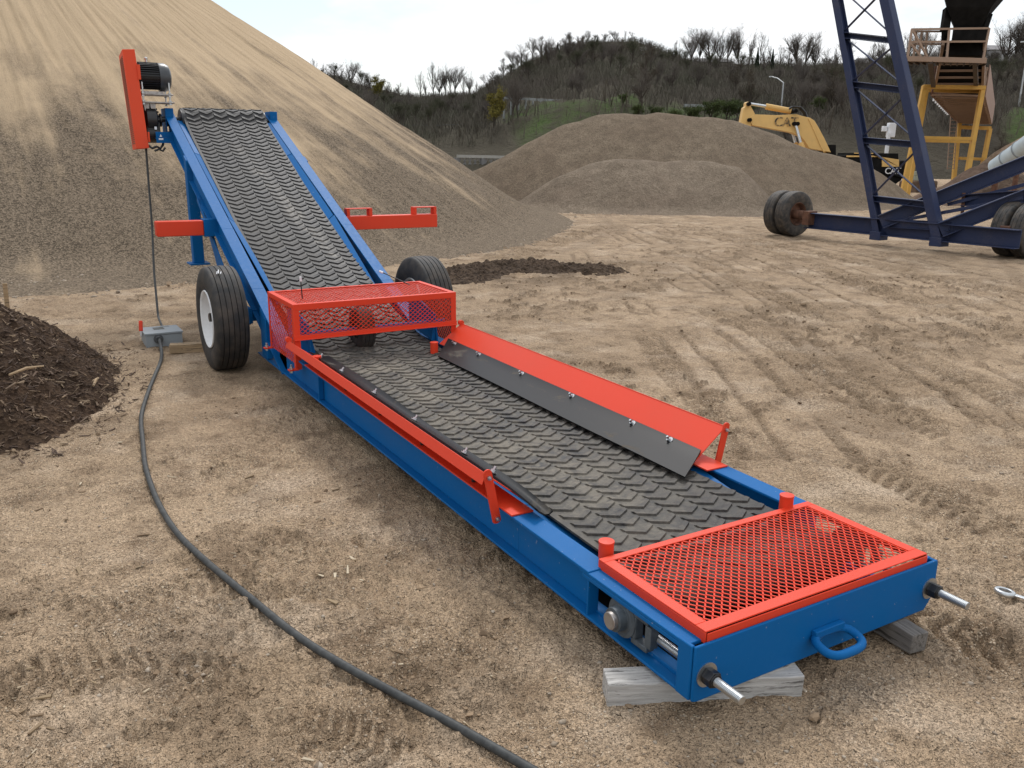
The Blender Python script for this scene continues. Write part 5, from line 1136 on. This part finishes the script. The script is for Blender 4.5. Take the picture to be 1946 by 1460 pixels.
def proto(key, kind, seed, twig, leaf=None, nleaf=0, lsize=.012, rmin=.0008):
    T, K = segs(kind, seed); g = np.random.default_rng(seed+99)
    h = max(p[:, 2].max() for p in (np.array(q) for q, _ in T+K)); sc_ = 1/h
    T = [([q*sc_ for q in p], r*sc_*1.2) for p, r in T]; K = [([q*sc_ for q in p], r*sc_) for p, r in K]
    v, q = tube3(T, .004, 5); m1 = npmesh('trunk', v, q, BARK, origin=np.zeros(3))
    v, q = tube3(K, rmin, 3)
    m2 = npmesh('crown', v, q, twig, origin=np.zeros(3))
    if leaf:
        v, q2 = leafcloud(K, nleaf, lsize, g); m3 = npmesh('foliage', v, q2, leaf, origin=np.zeros(3), smooth=False)
    ms = [m1.data, m2.data]+([m3.data] if leaf else [])
    for o_ in [m1, m2]+([m3] if leaf else []): bpy.data.objects.remove(o_)
    PRO[key] = ms
for i in range(3): proto('spread%d' % i, 'spread', 11+i, TWIG)
for i in range(2): proto('slender%d' % i, 'slender', 31+i, TWIG)
for i in range(3): proto('bushy%d' % i, 'bushy', 51+i, (TWIG, TWIG2, TWIG3)[i], (None, TWIG2, TWIG3)[i], 1500, .010)
proto('bud', 'bushy', 71, TWIG3, BUD, 5200, .016); proto('blossom', 'spread', 81, TWIG, BLOSSOM, 2600, .013); proto('green', 'bushy', 91, TWIG3, GREEN, 4200, .018)
def conifer(seed):
    g = np.random.default_rng(seed); n_ = 3600; z = g.uniform(.06, 1, n_)**.8; r = (1-z)*.21*g.uniform(.2, 1, n_)**.5; a_ = g.uniform(0, 6.28, n_); c = np.stack([r*np.cos(a_), r*np.sin(a_), z-.1*r], -1)
    d = np.stack([np.cos(a_), np.sin(a_), -.5+0*a_], -1); e_ = np.cross(d, g.normal(size=(n_, 3))); e_ /= np.linalg.norm(e_, axis=1)[:, None]; s_ = .028*g.uniform(.5, 1.2, (n_, 1))
    V = np.stack([c-d*s_, c+e_*s_*.4, c+d*s_, c-e_*s_*.4], 1).reshape(-1, 3); m2 = npmesh('crown', V, np.arange(n_*4).reshape(-1, 4), NEEDLE, origin=np.zeros(3), smooth=False)
    v, q = tube3([([np.zeros(3), np.array([0, 0, .5]), np.array([0, 0, .97])], [.016, .010, .003])], 0, 6); m1 = npmesh('trunk', v, q, BARK, origin=np.zeros(3)); ms = [m1.data, m2.data]
    for o_ in (m1, m2): bpy.data.objects.remove(o_)
    PRO['conifer'] = ms
conifer(5)
def tree(key, P, h, label, cat='tree', group=None, wide=1.0, name='bare_tree'):
    o = bpy.data.objects.new(name, None); C.objects.link(o); o.location = Vector((P[0], P[1], P[2]-.15)); o.rotation_euler = (0, 0, random.uniform(0, 6.28)); o.scale = (h*wide, h*wide, h)
    tag(o, label, cat, group)
    for me in PRO[key]:
        c = bpy.data.objects.new(me.name.split('.')[0], me); C.objects.link(c); c.parent = o
    return o
HM = 1621.2
def crest(px, top_y, t, key, label, group=None, wide=1.0, name='bare_tree', cat='tree'):
    P = hp(px, t); z1_ = at(px, top_y, t)[2]; return tree(key, P, max(2.5, z1_-P[2]), label, cat, group, wide, name)
G1 = 'bare trees along the ridge'; L1 = 'leafless grey tree standing on the hill ridge against the white sky'
RID = [(604,112,190,'slender0'),(618,118,186,'slender1'),(640,120,180,'bushy2'),(655,128,182,'bushy0'),(672,118,186,'spread0'),(690,132,180,'bushy2'),(706,136,184,'spread1'),(722,146,178,'bushy1'),(741,150,180,'slender0'),(760,158,182,'bushy0'),(778,160,186,'slender1'),
       (800,134,200,'slender0'),(811,150,204,'slender1'),(826,118,200,'slender0'),(836,132,205,'spread0'),(848,128,202,'slender1'),(858,120,200,'slender1'),(868,122,203,'spread1'),(880,138,205,'slender0'),(893,134,200,'spread2'),(905,150,203,'slender1'),
       (935,135,205,'bushy0'),(955,112,208,'bushy1'),(975,96,206,'spread0'),(990,86,208,'bushy0'),(1008,74,208,'spread1'),(1025,70,210,'bushy1'),(1042,72,206,'spread2'),(1060,76,209,'bushy0'),(1078,66,206,'spread0'),(1092,72,210,'slender1'),(1110,64,206,'spread1'),(1125,72,208,'bushy2'),(1142,70,206,'spread2'),(1160,62,207,'spread0'),(1178,60,210,'slender0'),(1192,66,208,'bushy1'),(1208,72,206,'spread1'),(1225,80,208,'slender1'),(1242,86,208,'bushy0'),
       (1262,96,190,'spread2'),(1275,78,195,'slender0'),(1300,66,186,'spread0'),(1318,58,188,'spread1'),(1335,52,186,'spread0'),(1352,58,190,'spread2'),(1372,54,186,'spread1'),(1392,48,188,'spread2'),(1410,60,192,'slender1'),(1432,64,188,'slender0'),(1448,90,190,'bushy0'),(1468,86,186,'slender0'),(1482,92,190,'bushy1'),(1500,68,186,'spread0'),(1518,62,186,'spread1'),(1534,66,188,'spread2'),(1552,92,190,'bushy0'),(1572,86,186,'slender1'),(1592,82,188,'spread0'),(1640,80,188,'slender0'),(1655,70,190,'spread2'),(1700,66,186,'spread1'),(1718,60,188,'slender1'),(1738,56,186,'spread0'),(1760,66,190,'spread2'),
       (1888,40,160,'spread0'),(1905,24,160,'spread1'),(1920,22,158,'spread2'),(1938,40,160,'bushy0'),(1955,36,160,'spread0')]
for px, ty_, t, k in RID: crest(px, ty_+random.uniform(-2, 3), t, k, L1, G1, random.uniform(.85, 1.15) if 'slender' not in k else .7)
G2 = 'bare trees massed on the hillside'; L2 = 'leafless brown grey tree in the dense wood covering the hillside'
n2 = 0; gt = np.random.default_rng(44)
while n2 < 270:
    px = gt.uniform(560, 1960); t = gt.uniform(78, 204); k = (t-HT0)/(HT1-HT0)
    gmv = max(smooth(1.2, .4, np.hypot((px-cx_)/sx_, (t-tt_)/st_)) for (cx_, tt_, sx_, st_) in ((1050,85,90,8),(1000,92,60,5),(1290,88,170,5),(1950,86,60,8)))
    if gmv > .3 and gt.uniform() < .75: continue
    if px < 930 and t > 178: continue
    if t < 100 and 1180 < px < 1420 and gt.uniform() < .6: continue
    P = hp(px, t); h = gt.uniform(3.2, 6.4)*(.85+.25*(t > 150)); xx, yy = pix(P+np.array([0, 0, h]))
    sk = np.interp(px, HU, HV)-(24 if 930 < px < 1260 else 30 if px > 930 else 6)
    if yy < sk: h = max(2.5, at(px, sk+gt.uniform(0, 25), t)[2]-P[2])
    tree('bushy%d' % gt.integers(0, 3) if gt.uniform() < .62 else ('spread%d' % gt.integers(0, 3)), P, h, L2, 'tree', G2, gt.uniform(.8, 1.15)); n2 += 1
tree('bud', hp(938, 86), 4.3, 'yellow green budding tree on the hillside where the ridge dips', 'tree', None, .95, 'budding_tree')
tree('bud', hp(720, 138), 4.8, 'small olive yellow budding tree low on the left hillside', 'tree', None, .9, 'budding_tree')
crest(1212, 92, 158, 'blossom', 'pale blossoming tree among bare trees in the middle of the hillside', None, .62, 'blossom_tree')
for px, ty_, t, lb in ((1055,90,185,'dark evergreen tree on the left shoulder of the high hill'),(1085,96,178,'broad dark evergreen tree below the middle of the high ridge'),(1128,84,192,'dark evergreen spire right of centre on the high ridge'),(1425,95,180,'narrow dark evergreen tree on the ridge right of the tall bare crowns'),(1453,98,184,'small dark evergreen tree on the ridge above the excavator')):
    crest(px, ty_, t, 'conifer', lb, None, 1.1 if px < 1400 else .7, 'evergreen_tree')
GG = 'green bushes by the road'
for px, t, h in ((1210,84,1.5),(1245,85,1.7),(1275,84,1.9),(1310,85,2.1),(1345,86,2.3),(1375,87,2.2),(1395,86,1.9),(1180,86,1.3),(1420,88,1.6),(1545,88,1.7)):
    tree('green', hp(px, t), h, 'fresh green bush on the slope between gravel pile and guardrail', 'bush', GG, 1.5, 'green_bush')
# scrub that reads as one brown mass
gs = np.random.default_rng(77); n = 110000; px = gs.uniform(520, 2000, n); t = HT0+8+(HT1-HT0-6)*gs.uniform(0, 1, n)**.9
zz = hillz(px, t); D1_ = CF[None]+CR[None]*((px-973)/FPX)[:, None]-CU[None]*((290-730)/FPX); bx = CAM[0]+t*D1_[:, 0]; by = CAM[1]+t*D1_[:, 1]
hgt = gs.uniform(.3, 1.5, n)*(.6+.8*vnoise(px*.02, t*.08, 3)); gmk = np.zeros(n)
for (cx_, tt_, sx_, st_) in ((1050,85,90,8),(1000,92,60,5),(1290,88,170,5),(1950,86,60,8),(1160,88,60,5)): gmk = np.maximum(gmk, smooth(1.15, .5, np.hypot((px-cx_)/sx_, (t-tt_)/st_)))
kp = gs.uniform(size=n) > gmk*.72; px, t, zz, bx, by, hgt = [q[kp] for q in (px, t, zz, bx, by, hgt)]; n = len(px)
wd = hgt*gs.uniform(.015, .05, n); a_ = gs.uniform(0, 3.14, n); ln = gs.normal(0, .35, (n, 2))*hgt[:, None]
V = np.stack([np.stack([bx-wd*np.cos(a_), by-wd*np.sin(a_), zz-.1], -1), np.stack([bx+wd*np.cos(a_), by+wd*np.sin(a_), zz-.1], -1), np.stack([bx+ln[:, 0]+wd*.4*np.cos(a_), by+ln[:, 1]+wd*.4*np.sin(a_), zz+hgt], -1), np.stack([bx+ln[:, 0]-wd*.4*np.cos(a_), by+ln[:, 1]-wd*.4*np.sin(a_), zz+hgt], -1)], 1).reshape(-1, 3)
def scrub_mat():
    m = Mat('brown_scrub'); p = m.pos(); a_ = m.noise(p, .05, 5, .6); b_ = m.noise(p, .8, 4, .6)
    c = m.mix(m.ramp(a_, (.40, 0.), (.60, 1.)), (.098, .084, .070), (.092, .092, .066)); c = m.mix(m.ramp(b_, (.45, 0.), (.65, .7)), c, (.145, .126, .104)); return m.set(col=c, rough=1., spec=.05)
npmesh('hillside_scrub', V, np.arange(n*4).reshape(-1, 4), scrub_mat(), kind='stuff', smooth=False)
# dead grass and weeds along the edge of the hill behind the piles
# ------------------------------------------------------------------ roadside things
GAL = plain('galvanised_grey', (.42,.43,.43), .5, .15, 1)
GALD = plain('dull_galvanised_grey', (.26,.27,.26), .7, .15, 1)
def guardrail(p0, p1, t, label):
    P = [at(p0[0]+(p1[0]-p0[0])*i/9, p0[1]+(p1[1]-p0[1])*i/9, t)-np.array([0,0,.95]) for i in range(10)]; o = thing('guardrail', tuple(P[0]), label, 'guardrail'); b = MB()
    for a_, c_ in zip(P[:-1], P[1:]): b.beam(a_+np.array([0,0,.95]), c_+np.array([0,0,.95]), .10, .26)
    part('rail', b, GALD, o)
    for q in P: b = MB(); b.box(q[0]-.08, q[0]+.08, q[1]-.08, q[1]+.08, q[2]-1.2, q[2]+.8); part('post', b, GALD, o)
guardrail((958, 186), (1082, 193), 92, 'pale steel guardrail along the road above the green bank on the left')
guardrail((1300, 200), (1425, 205), 91, 'pale steel guardrail along the road above the green bushes behind the excavator arm')
def lamp(px0, ybase, ytop, pxarm, yarm, t, label):
    P = hp(px0, t); zt_ = at(px0, ytop, t)[2]; o = thing('street_lamp', tuple(P), label, 'street lamp'); b = MB(); e_ = at(pxarm, yarm, t); top_ = np.array([P[0], P[1], zt_]); b.tube([P-np.array([0,0,.4]), top_, (top_+e_)/2+np.array([0,0,.15]), e_], [.09, .07, .055, .05], 8); part('pole', b, GAL, o)
    b = MB(); b.box(e_[0]-.25, e_[0]+.25, e_[1]-.15, e_[1]+.15, e_[2]-.10, e_[2]+.05); part('lamp_head', b, GAL, o, .04)
lamp(1477, 205, 160, 1466, 146, 95, 'slim grey street lamp on the hillside road left of the navy lattice')
lamp(1922, 215, 92, 1944, 80, 90, 'slim grey street lamp at the right edge beside the gantry')
# utility pole with cross arm and wires
P = hp(1038, 92); zt_ = at(1038, 219, 92)[2]; UP = thing('utility_pole', tuple(P), 'thin grey utility pole with cross arm at the left shoulder of the gravel pile', 'utility pole'); b = MB(); b.cyl((P[0],P[1],P[2]-.5), (P[0],P[1],zt_), .13, 8); part('pole', b, plain('grey_pole', (.25,.23,.2), .9, .2, 2), UP)
b = MB(); c_ = np.array([P[0],P[1],zt_]); b.beam(c_-EU*.6, c_+EU*.9, .1, .12); part('cross_arm', b, plain('grey_arm', (.22,.2,.18), .9, .2, 2), UP)
P2 = hp(1548, 92); z2 = at(1548, 222, 92)[2]; UP2 = thing('utility_pole', tuple(P2), 'grey utility pole with pale insulators behind the excavator boom', 'utility pole'); b = MB(); b.cyl((P2[0],P2[1],P2[2]-.5), (P2[0],P2[1],z2), .13, 8); part('pole', b, plain('grey_pole_far', (.25,.23,.2), .9, .2, 2), UP2)
b = MB(); b.beam(np.array([P2[0],P2[1],z2])-EU*.6, np.array([P2[0],P2[1],z2])+EU*.6, .1, .12); part('cross_arm', b, GAL, UP2)
def wire(name, a_, c_, sag, label):
    b = MB(); pts = [np.array(a_)*(1-i/16)+np.array(c_)*i/16-np.array([0,0,sag*4*(i/16)*(1-i/16)]) for i in range(17)]; b.tube(pts, .028, 5); tag(part(name, b, plain('wire_'+str(len(WL)), (.09,.09,.09), .7, .1, 1), None), label, 'wire')
wire('power_line', np.array([P[0],P[1],zt_+.05]), np.array([P2[0],P2[1],z2+.05]), .5, 'overhead line strung between the two grey utility poles')
wire('power_line', np.array([P2[0],P2[1],z2+.05]), at(1960, 244, 92), .4, 'overhead line running right from the excavator pole behind the lattice')
wire('power_line', at(700, 234, 92), np.array([P[0],P[1],zt_+.05]), .6, 'overhead line running left from the pole toward the sand pile')
# truss footbridge glimpsed in the gap between the piles
T = 78; p0, p1 = at(868, 297, T), at(968, 299, T); br = thing('footbridge', (p0[0], p0[1], 0), 'pale steel truss bridge glimpsed in the gap between the two piles', 'bridge')
b = MB(); b.beam(p0, p1, .4, .25); part('deck_top', b, plain('pale_concrete_deck', (.3,.3,.28), .8, .1, 1), br)
b = MB(); lo = np.array([0,0,-1.0]); b.beam(p0+lo, p1+lo, .25, .2)
for i in range(10):
    a_, c_ = p0+(p1-p0)*i/10, p0+(p1-p0)*(i+1)/10; b.beam(a_, c_+lo, .09, .1); b.beam(c_, a_+lo, .09, .1)
for q in (p0, (p0+p1)/2, p1): b.box(q[0]-.2, q[0]+.2, q[1]-.2, q[1]+.2, -.2, q[2]-.13)
part('truss_work', b, plain('grey_steelwork', (.16,.16,.16), .7, .2, 1), br)
# houses peeping over the ridge
def house(px0, px1, yr, yw, t, wallc, roofc, label):
    a_, c_ = at(px0, yw, t), at(px1, yw, t); zr = at((px0+px1)/2, yr, t)[2]; zw = (a_[2]+c_[2])/2; m_ = (a_+c_)/2; gz_ = zw-3.0; dep_ = 8.0; o = thing('house', (m_[0], m_[1], gz_), label, 'house'); f3 = FH3*dep_
    def P3(q, z): return (q[0], q[1], z)
    b = MB(); b.hexa([P3(a_,gz_-6),P3(c_,gz_-6),P3(c_+f3,gz_-6),P3(a_+f3,gz_-6),P3(a_,zw),P3(c_,zw),P3(c_+f3,zw),P3(a_+f3,zw)]); part('wall', b, plain('house_wall_%d' % px0, wallc, .8, .1, 1), o)
    e_ = (c_-a_)/np.linalg.norm(c_-a_)*.4; fr = FH3*.4
    b = MB(); A_, C_ = a_-e_-fr, c_+e_-fr; A2, C2 = a_-e_+f3+fr, c_+e_+f3+fr; r0_, r1_ = (A_+A2)/2+e_*2.5, (C_+C2)/2-e_*2.5
    b.add([P3(A_,zw),P3(C_,zw),P3(C2,zw),P3(A2,zw),P3(r0_,zr),P3(r1_,zr)], [(0,1,5,4),(2,3,4,5),(1,2,5),(3,0,4),(3,2,1,0)]); rf = part('roof', b, plain('house_roof_%d' % px0, roofc, .85, .2, 1), o)
    b = MB()
    for k in (.25, .7): q = a_+(c_-a_)*k-FH3*.02; q2 = a_+(c_-a_)*(k+.12)-FH3*.02; b.plate([P3(q,zw-1.7),P3(q2,zw-1.7),P3(q2,zw-.6),P3(q,zw-.6)], .05)
    part('window', b, DARKST, o)
house(1322, 1392, 108, 118, 205, (.2,.17,.15), (.05,.045,.045), 'low dark roofed house on the ridge between the tall bare trees')
house(1636, 1712, 108, 120, 196, (.10,.085,.07), (.045,.04,.038), 'dark hipped roof house on the ridge behind the navy lattice')
house(1884, 1922, 82, 95, 175, (.38,.37,.36), (.16,.15,.15), 'pale gabled house on the ridge right of the gantry')
